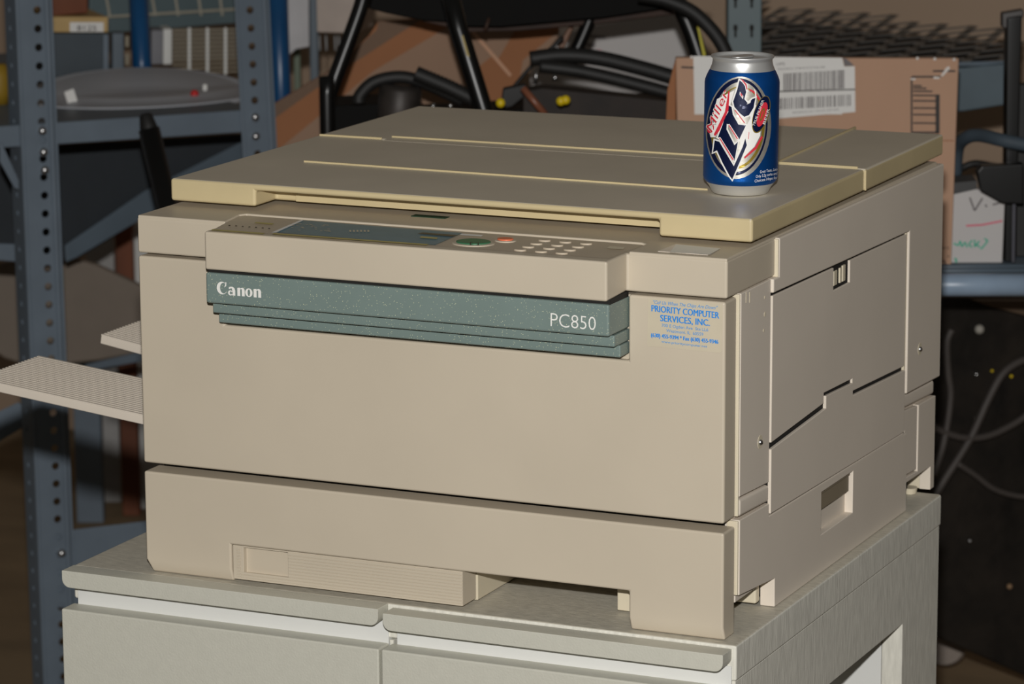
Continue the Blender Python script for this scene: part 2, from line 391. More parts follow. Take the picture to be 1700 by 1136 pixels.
# control panel on the lip
ZQ = ZP + .0003
q = pl(2, ZQ)
cp = flat('control_panel', [[(353, 383), (396, 359.5), (402, 358.5), (1068, 408.5), (1011, 430.5)]], q, panel_m, sh)
q2 = pl(2, ZQ + .0006)
flat('display', [[(503, 367), (768, 388), (722, 408), (457, 387)]], q2, teal_disp, cp, label='dark teal display strip')
q3 = pl(2, ZQ + .0012)
flat('display_border', [[(500, 366), (504, 367), (458, 387.5), (450, 387.5)]], q3, white_txt, cp)
flat('display_window', [[(702, 387), (760, 391.5), (751, 394), (693, 389)]], q3, disp_dark, cp)
flat('indicator_strip', [[(353, 381.5), (440, 388), (436, 390), (350, 383.5)], [(455, 388), (712, 406.5), (708, 408.5), (452, 390)]], q3, yellow_pr, cp)
for pts in ([(425, 369.5), (455, 372), (452, 374), (422, 371.5)], [(699, 393.5), (727, 395.5), (725, 398), (697, 396)]):
    flat('indicator_light', [pts], q3, yellow_pr, cp)
flat('label_window', [[(766, 389), (802, 391.5), (799, 394), (763, 391.5)]], q3, white_txt, cp)
flat('printed_legend', [[(380 + k * 11, 374.5 + k * .85), (383 + k * 11, 374.8 + k * .85), (382 + k * 11, 376 + k * .85), (379 + k * 11, 375.7 + k * .85)] for k in range(7)], q3, dark_txt, cp)
leg = []
for k in range(26):
    x = 480 + random.random() * 70; y = 370 + (x - 480) * .075 + random.random() * 13 - (x - 480) * .02
    if x > 500 - (y - 368) * 2.1: leg.append([(x, y), (x + 4, y + .3), (x + 4, y + .9), (x, y + .6)])
for k in range(6): leg.append([(580 + k * 6, 383), (583 + k * 6, 383.2), (583 + k * 6, 386), (580 + k * 6, 385.8)])
flat('display_print', leg, q3, sticker_m, cp)
def disc(name, px, py, rx, h, m, parent, ratio=1.0, zz=ZQ, **k):
    c = on(px, py, 2, zz); r = rx / 1880.0
    bm = bmesh.new(); lathe(bm, [(0, h), (r * .92, h), (r, h - .0004), (r, 0), (0, 0)], (c.x, c.y, zz), 32)
    for v in bm.verts: v.co.y = c.y + (v.co.y - c.y) * ratio
    return finish(name, bm, m, parent, smooth=False, **k)
disc('start_button_ring', 786, 405.5, 36, .0010, plastic, cp, .85)
disc('start_button', 786, 405.0, 29, .0020, green_b, cp, .85, label='green start button')
disc('stop_button_ring', 839, 401.5, 18, .0010, plastic, cp, .85)
disc('stop_button', 839, 401.0, 13.5, .0022, orange_b, cp, .85, label='orange stop button')
text('start_symbol', '[ ]', pl(2, ZQ + .0026), (780, 406), (795, 407), 3, dark_txt, cp)
for r_, row in enumerate([(904, 401.5), (890.5, 406.8), (877, 412), (863.5, 417.3)]):
    for c_ in range(3): disc('number_button', row[0] + c_ * 34.5, row[1] + c_ * 2.6, 10.5, .0014, panel_m, cp, .75)
flat('power_mark', [[(1012, 409.8), (1038, 411.5), (1034, 415.5), (1007, 413.5)]], q3, cream, cp)
# PCB green strip under the lid
boxo('slot_strip', (.232, .266, .088, .098, ZS, ZS + .0006), mat('dark_green', (22, 60, 40), .5), sh, 0)

# ---------------- lid
ZL = .3584
lid_parts = bmesh.new(); prism(lid_parts, XY([(0.0015, .0588), (.5705, .0565), (.5700, .3515), (.0015, .3515)], .3378), (0, 0, ZL - .3378))
lid = finish('document_cover', lid_parts, [lid_yel, lid_grey], pc, .0028, seg=3, label='yellowed document cover with grey top')
cut(lid, [(.0900, .4846, .02, .098, .330, .3523)])
for f in lid.data.polygons: f.material_index = 1 if f.normal.z > .9 and (f.center.z > .05 or True) and lid.data.vertices[f.vertices[0]].co.z > ZL - .003 - .0 else 0
boxo('handle_bar', (.1123, .483, .094, .106, .3385, .3520), lid_yel, lid, .0006)
rl = finish('cover_rear', (lambda b: (prism(b, XY([(0.0005, .3535), (.5712, .3535), (.5695, .5930), (.0005, .5800)], .3378), (0, 0, ZL - .3378)), b)[1])(bmesh.new()), [lid_yel, lid_grey], lid, .0028, seg=3)
for f in rl.data.polygons: f.material_index = 1 if f.normal.z > .9 else 0
def ridge(a, b_, z=ZL, h=.0016, wd=.002):
    a = Vector((a[0], a[1], z - .002)); b_ = Vector((b_[0], b_[1], z - .002)); d = (b_ - a).normalized(); s = Vector((-d.y, d.x, 0)) * wd / 2
    return prismo('cover_ridge', [a - s, b_ - s, b_ + s, a + s], (0, 0, h + .002), [lid_yel], lid, .0003)
for A_, B_ in (((505, 270), (1175, 317)), ((531, 226), (634, 232)), ((651, 229), (1172, 260.5)), ((1290, 272), (1424, 280.5)), ((1290, 271.5), (1420, 213.5))):
    p1, p2 = on(*A_, 2, ZL), on(*B_, 2, ZL); ridge(p1, (min(p2.x, .5695), p2.y))
boxo('cover_plate', (.0760, .4815, .3440, .3662, ZL - .002, ZL + .00012), [lid_grey], lid, 0)
boxo('cover_seam', (.5700, .5716, .3515, .3545, .3385, ZL - .001), lid_yel, lid, .0003)
boxo('hinge_cover', (.03, .54, .56, .59, ZS - .004, .345), plastic_side, pc, .001)

# ---------------- right side skin: panels one beside the other
def side_panel(name, yz, x1, m=plastic_side, x0=None, bevel=.0009, parent=pc, **k):
    x0 = XS - .006 if x0 is None else x0
    return prismo(name, YZ(yz, x0), (x1 - x0, 0, 0), m, parent, bevel, **k)
side_panel('front_side_panel', [(.031, .1210), (.1035, .1175), (.1035, .2985), (.031, .2985)], W + .0010)
side_panel('frame_ledge', [(.031, .1030), (.1035, .1000), (.1035, .1155), (.031, .1190)], W + .0012, bevel=.003)
up = [(.1170, ZS - .001), (D, ZS - .003), (D, .1160), (.4795, .1195), (.4795, .2795), (.1035, .2860), (.1035, .2985), (.1170, .2985)]
side_panel('rear_side_cover', up, W + .0036, bevel=.0016)
boxo('corner_seam', (W - .006, W + .0030, .1150, .1168, .2985, ZS - .002), cream, pc, .0003)
dd = [(.1062, .2832), (.4755, .2775), (.4755, .1480), (.3215, .1545), (.3215, .1665), (.2425, .1690), (.2425, .1595), (.1055, .1525)]
sd = side_panel('side_door', dd, W + .0018, x0=W - .0008, bevel=.0007)
cut(sd, [(W - .012, W + .02, .2649, .3100, .2595, .30)])
boxo('latch', (W - .0080, W - .0002, .272, .281, .2625, .2760), cream, sd, .0005)
boxo('latch', (W - .0080, W + .0004, .287, .292, .2625, .2765), cream, sd, .0005)
boxo('latch', (W - .0080, W + .0004, .295, .302, .2625, .2775), cream, sd, .0005)
boxo('door_edge_strip', (W - .006, W + .0014, .4758, .4792, .1240, .2790), cream, pc, .0003)
fl2 = [(.1040, .0890), (.4765, .0823), (.4765, .1440), (.3215, .1505), (.3215, .1625), (.2465, .1655), (.2465, .1540), (.1040, .1470)]
sf = side_panel('side_flap', fl2, W + .0026, x0=W - .0008, bevel=.0007)
boxo('flap_shade', (XS - .002, W - .0012, .1045, .476, .084, .285), void, pc, 0)  # near-black slab as painted shade behind the side door and flap gaps
# screws and slots
for (px, py, r_) in ((1260, 735, .0060), (1521, 580, .0060)):
    c = on(px, py, 0, W); bm = bmesh.new(); x0 = W + .0010 if px < 1300 else W + .0036
    lathe(bm, [(0, .0003), (r_, .0003), (r_, -.0008), (0, -.0008)], (x0, c.y, c.z), 24, (1, 0, 0)); sw = finish('screw_well', bm, cream, pc)
    ball('screw', (x0 + .0004, c.y - .001, c.z), .0026, steel, sw)
bm = bmesh.new()
for px, py, r_ in ((1268, 495, .0014), (1268, 523, .0020), (1266, 550, .0014)):
    c = on(px, py, 0, W); lathe(bm, [(0, .0002), (r_, .0002), (r_, -.0004), (0, -.0004)], (W + .0011, c.y, c.z), 16, (1, 0, 0))
for px in (1237, 1243):
    c = on(px, 490, 0, W); box(bm, W + .0006, W + .0013, c.y - .0008, c.y + .0008, c.z - .007, c.z + .002)
finish('pin_holes', bm, cream, pc)
# cassette side
side_panel('drawer_side', [(.031, .0335), (.119, .0262), (.1195, .0), (.4905, .0), (.4885, .0787), (.4785, .0790), (.4785, .0812), (.1035, .0870), (.1035, .0985), (.031, .1005)], W + .0014, bevel=.0009)
ds = pc.children[-1]
ds = [c for c in pc.children if c.name.startswith('drawer_side')][0]
cut(ds, [(W - .014, W + .02, .2410, .3290, .0365, .0765)])
boxo('recess_back', (W - .0165, W - .0135, .235, .335, .032, .08), plastic_side, ds, 0)
hd = boxo('side_handle', (W - .004, W - .0015, .2415, .3255, .0580, .0755), handle_m, ds, .0008, label='brown pull tab in the side recess')
boxo('handle_lip', (W - .006, W - .0004, .2415, .3255, .0735, .0762), handle_m, hd, .0005)
boxo('side_rail', (W - .012, W - .0035, .034, .118, .0255, .0320), plastic_side, pc, .0012)
boxo('foot', (W - .05, W - .012, .108, .118, .004, .026), cream, pc, .002)
boxo('foot', (W - .045, W - .022, .060, .066, .0, .024), cream, pc, .0006)
rp_ = side_panel('rear_drawer_side', [(.4915, .0345), (.5300, .0325), (.5300, .0972), (.4800, .1010), (.4800, .0812), (.4900, .0800)], W - .0016)
side_panel('rear_ledge', [(.4780, .1035), (.5815, .0985), (.5815, .1130), (.4780, .1180)], W - .0012, bevel=.003)
side_panel('rear_base_side', [(.5315, .0305), (.4925, .0325), (.4925, .0265), (.5735, .0255), (.5735, .0015), (.5860, .0015), (.5860, .0960), (.5315, .0975)], W - .0008)
boxo('foot', (W - .06, W - .001, .5740, .5780, .002, .034), cream, pc, .0006)
bm = bmesh.new(); lathe(bm, [(0, 0), (.007, 0), (.008, .006), (0, .006)], (W - .018, .560, -.0), 20); finish('rubber_foot', bm, cream, pc)
boxo('front_edge_strip', (W - .008, W + .0004, .0285, .0312, .1040, .2980), cream, pc, .0008)
boxo('front_edge_strip', (W - .010, W + .0004, .0285, .0312, .0340, .1000), cream, pc, .0008)

# ---------------- sticker
stk = flat('service_sticker', [[(1076.5, 497.5), (1079, 496), (1197, 505.7), (1200, 509), (1198, 584), (1195, 587), (1077, 576), (1074.5, 573)]], pl(1, -.0003), sticker_m, pc, label='service company sticker with blue lettering')
Z4 = lambda X, Y: (1020 + X / 7.083, 460 + Y / 7.083)
ps = pl(1, -.0006)
for s, A_, B_, H_, m_, kw in (
    ('"Call Us When The Chips Are Down"', (455, 322), (1215, 392), 40, blue_txt2, dict(shear=.35, offset=.014)),
    ('PRIORITY COMPUTER', (437, 412), (1230, 497), 76, blue_txt, {}),
    ('SERVICES, INC.', (540, 527), (1120, 585), 76, blue_txt, {}),
    ('700 E Ogden Ave  Ste LL6', (555, 592), (1103, 649), 36, blue_txt2, dict(offset=.014)),
    ('Westmont, IL  60559', (608, 655), (1045, 700), 36, blue_txt2, dict(offset=.014)),
    ('(630) 455-9394 * Fax (630) 455-9346', (432, 712), (1220, 795), 46, blue_txt, {}),
    ('www.prioritycomputer.net', (552, 780), (1090, 840), 28, blue_txt2, dict(offset=.014))):
    a_, b_ = Z4(*A_), Z4(*B_)
    tx_sheared('sticker_lettering', s, ps, a_, b_, H_ / 7.083, m_, stk, **kw)
    if m_ is blue_txt:       # heavy strokes: the same line laid again a hair to either side
        for k_, dx_ in ((1, .45), (2, -.45)): tx_sheared('sticker_lettering', s, pl(1, -.0006 - .00012 * k_), (a_[0] + dx_, a_[1]), (b_[0] + dx_, b_[1]), H_ / 7.083, m_, stk)

# ---------------- output trays on the left
def tray(name, y0, y1, xe, z0, slope, th, skew=0):
    bm = bmesh.new()
    zt = lambda x: z0 + slope * x
    prism(bm, [Vector((.01, y0, zt(.01) - .0012)), Vector((xe, y0, zt(xe) - .0012)), Vector((xe - .0015, y0, zt(xe) - th)), Vector((.01, y0, zt(.01) - th - .001))], (0, y1 - y0, 0))
    t = finish(name, bm, plastic_side, pc, .0008)
    n = int((y1 - y0) / .0058); bm = bmesh.new()
    for k in range(n):
        y = y0 + k * (y1 - y0) / n; wd = (y1 - y0) / n * .62
        prism(bm, [Vector((.01, y, zt(.01) - .0016)), Vector((xe, y, zt(xe) - .0016)), Vector((xe, y, zt(xe))), Vector((.01, y, zt(.01)))], (0, wd, 0))
    finish('tray_ribs', bm, plastic_side, t, .0003)
    return t
tray('output_tray', .12, .236, -.2565, .1097, -.1071, .0092)
tray('output_tray', .30, .425, -.2232, .1143, -.1559, .0098)

# ================================================================== beer can
cc = Vector((.5108, .1840, ZL + .0003))
can = thing('beer_can', 'blue and silver beer can standing on the photocopier lid', 'can', cc)
ax = (UP + RH * .012).normalized(); R_ = .0331
alu = mat('aluminium', (226, 226, 224), .38, metal=.72, var=.02)
canblue = mat('metallic_blue_can', (22, 98, 186), .4, metal=.78, var=.08, scale=60)
can_silver = mat('metallic_silver_can', (200, 196, 186), .42, metal=.7, var=.1, scale=200)
can_navy = mat('can_navy', (14, 26, 66), .3, metal=.3, var=.1)
can_gold = mat('can_gold', (176, 150, 60), .35, metal=.6)
can_red = mat('can_red', (214, 52, 68), .35, var=.03)
can_white = mat('can_white', (240, 238, 234), .35, var=.01)
bm = bmesh.new(); lathe(bm, [(.0, .006), (.018, .0058), (.0225, .001), (.0238, 0), (.0252, .001), (.0275, .006), (.0305, .0100)], cc, 72, ax)
finish('can_base', bm, alu, can, smooth=True)
bm = bmesh.new(); lathe(bm, [(.0305, .0100), (.0324, .0122), (R_, .0150), (R_, .0985), (.0327, .1010), (.0316, .1040), (.0300, .1075), (.0286, .1100)], cc, 96, ax)
cb = finish('can_wall', bm, canblue, can, smooth=True)
bm = bmesh.new(); lathe(bm, [(.0286, .1100), (.0270, .1140), (.0263, .1175), (.0264, .1195), (.0275, .1203), (.0281, .1214), (.0276, .1224), (.0264, .1224), (.0256, .1212), (.0252, .1200), (.0246, .1196), (.001, .1199)], cc, 72, ax)
cl = finish('can_lid', bm, alu, can, smooth=True)
tb = cc + ax * .1206
bm = bmesh.new()
fw = Vector((-.35, -.9, 0)).normalized(); sd_ = Vector((-fw.y, fw.x, 0))
ol = [tb + sd_ * (.0078 * math.cos(a)) + fw * (.0125 * math.sin(a)) for a in [k * math.pi / 12 for k in range(24)]]
prism(bm, ol, (0, 0, .0012)); finish('pull_tab', bm, alu, cl, .0004)
# can artwork: photo-plane drawing laid on the cylinder
def cyl(r):
    def f(x, y):
        d = ray(x, y); o_ = CAM - cc
        d2 = d - ax * d.dot(ax); o2 = o_ - ax * o_.dot(ax)
        A = d2.dot(d2); B = 2 * d2.dot(o2); Cc = o2.dot(o2) - r * r; disc_ = max(B * B - 4 * A * Cc, 0)
        t = (-B - math.sqrt(disc_)) / (2 * A); return CAM + d * t
    return f
ZC = lambda L: [(1140 + X / 3.785, 60 + Y / 3.785) for X, Y in L]
def art(name, loops, m, lvl, cell=3.0, **k):
    return flat(name, [[ZC(l) for l in lp] for lp in loops], cyl(R_ + .00012 * lvl), m, cb, cell=cell, smooth=True, **k)
def ell(cx, cy, rx, ry, rot=0, n=44):
    r = math.radians(rot); return [(cx + rx * math.cos(t) * math.cos(r) - ry * math.sin(t) * math.sin(r), cy + rx * math.cos(t) * math.sin(r) + ry * math.sin(t) * math.cos(r)) for t in [2 * math.pi * i / n for i in range(n)]]
art('label_silver', [[ell(325, 580, 205, 322, 4)]], can_silver, 1)
art('label_ring', [[ell(318, 575, 190, 306, 5), ell(325, 575, 172, 284, 5)]], can_navy, 2)
art('label_ring', [[ell(322, 580, 168, 262, 6), ell(322, 575, 152, 250, 6)]], can_gold, 3)
art('label_field', [[ell(325, 575, 150, 240, 6)]], can_silver, 4)
art('label_field', [[[(420, 420), (452, 460), (468, 540), (462, 630), (425, 700), (362, 760), (330, 780), (340, 640), (400, 520), (390, 440)]], [[(190, 400), (300, 345), (262, 480), (180, 640), (150, 640), (140, 600)]]], can_white, 4.6)
art('label_red_arc', [[[(360, 765), (430, 700), (470, 630), (478, 640), (440, 712), (365, 775)]], [[(392, 345), (425, 365), (455, 410), (462, 398), (430, 352), (396, 336)]]], can_red, 5)
# big slanted letters: white keyline first, navy face above
LITE = [[(335, 268), (382, 300), (388, 340), (372, 378), (366, 412), (378, 424), (402, 414), (420, 370), (414, 330), (436, 352), (436, 405), (422, 460), (395, 505), (365, 520), (385, 540), (372, 560), (352, 545), (330, 500), (300, 455), (290, 415), (320, 330)],
        [(243, 418), (288, 440), (348, 545), (385, 548), (330, 660), (296, 808), (165, 640), (200, 628), (245, 520), (230, 470)],
        [(168, 640), (215, 655), (298, 806), (350, 700), (362, 640), (384, 572), (382, 690), (345, 790), (284, 940), (270, 905), (215, 800), (178, 742), (152, 745)]]
def grow(poly, d):
    n = len(poly); cx = sum(p[0] for p in poly) / n; cy = sum(p[1] for p in poly) / n
    ar = sum(poly[i][0] * poly[(i + 1) % n][1] - poly[(i + 1) % n][0] * poly[i][1] for i in range(n)); sg = 1 if ar > 0 else -1
    out = []
    for i in range(n):
        p0, p1, p2 = Vector(poly[i - 1]), Vector(poly[i]), Vector(poly[(i + 1) % n])
        n1 = Vector(((p1 - p0).y, -(p1 - p0).x)).normalized() * sg; n2 = Vector(((p2 - p1).y, -(p2 - p1).x)).normalized() * sg
        nn = (n1 + n2); nn = nn.normalized() if nn.length > 1e-3 else n1
        out.append(tuple(p1 + nn * d * min(1.6, 1 / max(.3, nn.dot(n1)))))
    return out
L1 = [[(332, 282), (372, 306), (376, 345), (362, 400), (385, 428), (412, 400), (432, 392), (420, 455), (392, 500), (362, 512), (335, 490), (300, 450), (292, 415), (318, 340)],
      [(246, 430), (282, 450), (290, 498), (325, 560), (372, 566), (330, 655), (270, 560), (252, 556), (250, 590), (300, 690), (322, 668), (300, 790), (215, 650), (196, 640), (226, 560), (238, 520), (262, 480)],
      [(176, 660), (205, 668), (296, 822), (352, 700), (368, 648), (378, 690), (336, 790), (286, 905), (268, 880), (225, 800), (190, 722), (165, 735)]]
art('lettering_outline', [[grow(l, 9)] for l in L1], can_white, 6, label='white outline of slanted letters')
art('lettering_face', [[l] for l in L1], can_navy, 7, label='navy face of slanted letters')
art('lettering_highlight', [[[(336, 284), (350, 283), (376, 312), (380, 350), (372, 352), (366, 318), (350, 296)]], [[(334, 352), (356, 382), (354, 402), (332, 372)]], [[(384, 424), (404, 410), (400, 424), (376, 434)]],
    [[(298, 462), (308, 460), (372, 545), (366, 556)]], [[(258, 560), (268, 556), (328, 648), (318, 660)]], [[(200, 640), (212, 640), (298, 778), (290, 792)]], [[(386, 590), (394, 600), (390, 664), (384, 650)]], [[(420, 330), (436, 350), (438, 392), (430, 392), (428, 358)]]], can_white, 8)
art('lettering_red_line', [[[(339, 358), (350, 374), (350, 390), (337, 372)]], [[(300, 470), (306, 468), (366, 548), (362, 553)]], [[(261, 564), (267, 562), (322, 648), (317, 654)]], [[(203, 644), (210, 644), (294, 778), (289, 786)]], [[(340, 276), (350, 276), (376, 305), (382, 340), (376, 340), (368, 312), (352, 290)]], [[(390, 604), (393, 610), (389, 655), (386, 648)]]], can_red, 9)
# red script word over a white keyline
MA, MB = (1140 + 158 / 3.785, 60 + 612 / 3.785), (1140 + 268 / 3.785, 60 + 352 / 3.785)
text('script_lettering', 'Miller', cyl(R_ + .0011), (MA[0] + .4, MA[1] + 1), (MB[0] + .4, MB[1] + 1), 13.5, can_white, cb, shear=.25, offset=.03, cell=3, smooth=True)
text('script_lettering', 'Miller', cyl(R_ + .00125), MA, MB, 12.5, can_red, cb, shear=.25, offset=.0, cell=3, smooth=True, label='red slanted word')
art('script_swash', [[ell(150, 585, 20, 30, 20), ell(152, 585, 10, 18, 20)], [[(170, 622), (240, 480), (262, 352), (270, 352), (262, 470), (205, 600), (178, 634)]]], can_red, 8.5)
# round badge
art('badge', [[ell(468, 497, 48, 122, 17)]], can_gold, 9)
art('badge', [[ell(468, 495, 44, 116, 17)]], can_navy, 10)
art('badge_centre', [[ell(474, 497, 27, 80, 17)]], can_red, 11)
art('badge_centre', [[ell(474, 497, 12, 42, 17), ell(474, 497, 6, 30, 17)]], can_gold, 12)
def zc(X, Y): return (1140 + X / 3.785, 60 + Y / 3.785)
text('badge_lettering', 'TRUE PILSNER', cyl(R_ + .0017), zc(426, 572), zc(488, 408), 4.2, can_white, cb, cell=3)
text('badge_lettering', 'BEER', cyl(R_ + .0017), zc(492, 560), zc(522, 462), 4.0, can_white, cb, cell=3)
for s, A_, B_ in (('Great Taste...Less', (462, 866), (572, 848)), ('Only 3.2g carbs and', (436, 896), (572, 874)), ('Choicest Hops for', (428, 924), (572, 900))):
    text('small_lettering', s, cyl(R_ + .0003), zc(*A_), zc(*B_), 4.6, can_white, cb, shear=.35, cell=3)

# ================================================================== background helpers
def vplane(px, py, depth, yaw=0):
    """a vertical plane through that point; yaw 0 faces the aisle"""
    p = at(px, py, depth); a = math.radians(yaw); n = GH * math.cos(a) + RH * math.sin(a); return n, p
def slab(name, pts, pln, thick, m, parent=None, bevel=.002, base=None, **k):
    n, p = pln; P_ = [onp(x, y, n, p) for x, y in pts]
    if base is not None:
        mid = (min(v.z for v in P_) + max(v.z for v in P_)) / 2
        P_ = [v if v.z > mid else Vector((v.x, v.y, base)) for v in P_]
    return prismo(name, P_, n * thick, m, parent, bevel, **k)
def mark(name, loops, pln, m, parent, off=.0006, cell=None, **k):
    n, p = pln; p = p - n * off; return flat(name, loops, lambda x, y: onp(x, y, n, p), m, parent, cell=cell, **k)
def R4(x0, y0, x1, y1): return [(x0, y0), (x1, y0), (x1, y1), (x0, y1)]
def px2m(px, depth): return px * depth / F_PX
def drop(p, z=FZ): return Vector((p[0], p[1], z))

# ================================================================== left shelving unit
DP = 4.8; A27 = math.radians(27)
E1 = (RH * math.cos(A27) + GH * math.sin(A27)); E2 = (-RH * math.sin(A27) + GH * math.cos(A27))
post1 = at(46, 318, DP)
endn = Vector((E1.y, -E1.x, 0)); endn = endn if endn.dot(GH) > 0 else -endn     # away from the camera
unit = thing('shelving_unit', 'blue-grey perforated angle-iron shelving unit at the left', 'shelving', drop(post1))
endpl = (endn, post1)
def perforated(bm, A, B, u, w_, pitch=.0254, off=.024, r=.0054):
    """strip from A (top) to B (bottom) along u, holes punched in one row"""
    L = (B - A).length; d = (B - A) / L; n = int(L / pitch)
    for k in range(n):
        o_ = A + d * (k * pitch); c = o_ + u * off + d * pitch / 2
        circ = [bm.verts.new(c + u * r * math.cos(t) + d * r * math.sin(t)) for t in [2 * math.pi * i / 12 for i in range(12)]]
        half = pitch / 2; lo, hi = off - half, off + half
        sq = []
        for i in range(12):
            t = 2 * math.pi * i / 12; s_ = half / max(abs(math.cos(t)), abs(math.sin(t))); sq.append(bm.verts.new(c + u * s_ * math.cos(t) + d * s_ * math.sin(t)))
        for i in range(12): bm.faces.new((circ[i], circ[(i + 1) % 12], sq[(i + 1) % 12], sq[i]))
        for cn in ((1, 1), (1, -1), (-1, 1), (-1, -1)):
            v = bm.verts.new(c + u * half * cn[0] + d * half * cn[1])
            q0 = min(sq, key=lambda w2: (w2.co - (c + u * half * cn[0] + d * half * cn[1] * math.tan(math.radians(30)))).length)
            q1 = min(sq, key=lambda w2: (w2.co - (c + u * half * cn[0] * math.tan(math.radians(30)) + d * half * cn[1])).length)
            bm.faces.new((v, q0, q1))
        for s0, s1 in ((0, lo), (hi, w_)):
            if s1 > s0: bm.faces.new([bm.verts.new(o_ + u * s0), bm.verts.new(o_ + u * s1), bm.verts.new(o_ + u * s1 + d * pitch), bm.verts.new(o_ + u * s0 + d * pitch)])
def upright(top_px, bot_px, depth, parent, flange=True, w_=.0515, off=.0295):
    n, p = endn, post1; A = onp(*top_px, n, p); B = onp(*bot_px, n, p)
    d = (B - A).normalized(); A = A - d * .15; B = B + d * ((FZ - B.z) / d.z)
    bm = bmesh.new(); perforated(bm, A, B, E1, w_, off=off)
    if flange: perforated(bm, A, B, E2, .0445, off=.024, r=.004)
    bmesh.ops.remove_doubles(bm, verts=bm.verts, dist=1e-5)
    o = finish('upright', bm, bluegrey, parent)
    sm = o.modifiers.new('solid', 'SOLIDIFY'); sm.thickness = .0022; sm.offset = 0
    r1 = bmesh.new(); prism(r1, [A + E1 * .039 - endn * .001, A + E1 * .042 - endn * .0045, A + E1 * .045 - endn * .0045, A + E1 * .048 - endn * .001], B - A)
    finish('upright_rib', r1, bluegrey, o, .0008)
    r1 = bmesh.new(); prism(r1, [A - endn * .002 - E1 * .001, A + E1 * .004 - endn * .002, A + E1 * .004 + endn * .001, A - E1 * .001 + endn * .001], B - A)
    finish('upright_corner', r1, bluegrey, o, .001)
    return o, A, B, d
u1, A1, B1, d1 = upright((26, 0), (73, 1136), DP, unit)
u2, A2, B2, d2 = upright((390, 0), (402, 225), 4.95, unit, flange=False, off=.0215)
def bolt(px, py, parent, dep=None):
    p = onp(px, py, endn, at(px, py, dep) if dep else A1) - endn * .003
    ball('bolt', p, .0062, steel, parent)
for b_ in ((69, 217), (71, 252), (73, 282), (101, 918)): bolt(*b_, u1)
n_, p_ = endn, A2
for b_ in ((422, 194), (423, 226)): ball('bolt', onp(*b_, n_, p_) - endn * .003, .006, steel, u2)
pe = (endn, post1 + endn * .004)
zmid = onp(95, 203, *pe).z
slab('shelf_beam', [(-60, 214), (404, 183), (404, 220), (-60, 250)], pe, .004, bluegrey, unit)
slab('rear_beam', [(120, 34), (402, 17), (402, 38), (120, 60)], (endn, post1 + endn * .62), .004, tealpaint, unit)
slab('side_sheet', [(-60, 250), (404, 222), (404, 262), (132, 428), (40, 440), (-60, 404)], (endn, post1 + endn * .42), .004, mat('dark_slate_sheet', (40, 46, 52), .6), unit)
slab('shelf_beam', [(70, 886), (252, 865), (252, 930), (120, 1010), (72, 1010)], pe, .004, bluegrey, unit)
zz = onp(88, 203, *pe).z - .004
P0 = Vector((*post1.xy, zz)) + endn * .005
prismo('shelf_board', [P0 - E1 * .16, P0 + E1 * .345, P0 + E1 * .345 + endn * .80, P0 - E1 * .16 + endn * .80], (0, 0, -.012), bluedark, unit, .001)
# diagonal braces
slab('brace', [(108, 408), (110, 436), (128, 428), (410, 262), (410, 232), (240, 318)], (endn, post1 + endn * .40), .004, bluedark, unit)
slab('brace', [(0, 238), (3, 236), (32, 300), (32, 316), (24, 312), (0, 268)], (endn, post1 - endn * .012), .004, bluegrey, unit)
slab('brace', [(-14, 690), (32, 668), (46, 682), (46, 706), (-14, 742)], (endn, post1 + endn * .10), .004, bluegrey, unit)
slab('brace', [(-14, 404), (38, 406), (38, 436), (-14, 432)], (endn, post1 + endn * .10), .004, bluegrey, unit)

def on_shelf(z): return z
ZM = zmid - .004      # top of the mid shelf boards
# grey tub on the middle shelf
tubc = at(240, 160, 5.08); tubc.z = ZM
tub = thing('plastic_tub', 'shallow grey oval tub on the middle shelf between the two uprights', 'tub', tubc)
top_z = at(170, 183, 4.93).z
bm = bmesh.new(); N = 56
ang = math.radians(24); ua = RH * math.cos(ang) + GH * math.sin(ang); ub = Vector((-ua.y, ua.x, 0))
prof = [(1.0, top_z), (1.03, top_z + .001), (1.03, top_z - .004), (.99, top_z - .006), (.93, ZM + .001), (.90, ZM + .001), (.955, top_z - .002), (.985, top_z)]
hgt = top_z - ZM
rings = []
for s_, z_, lift in [(0, ZM + .008, 0), (.45, ZM + .008, .004), (.84, ZM + .010, .020), (.975, top_z - .002, .026), (1.0, top_z, .026), (1.03, top_z, .026), (1.03, top_z - .006, .026), (1.0, top_z - .008, .026), (.93, ZM + .0004, 0), (0, ZM + .0004, 0)]:
    rings.append([bm.verts.new(Vector((tubc.x, tubc.y, z_ + lift * (math.sin(t) if math.sin(t) > 0 else 0))) + (ua * .165 * math.cos(t) + ub * .115 * math.sin(t)) * max(s_, .001)) for t in [2 * math.pi * i / N for i in range(N)]])
for r_ in range(len(rings) - 1):
    for i in range(N): bm.faces.new((rings[r_][i], rings[r_][(i + 1) % N], rings[r_ + 1][(i + 1) % N], rings[r_ + 1][i]))
finish('tub_wall', bm, greytub, tub, smooth=True)
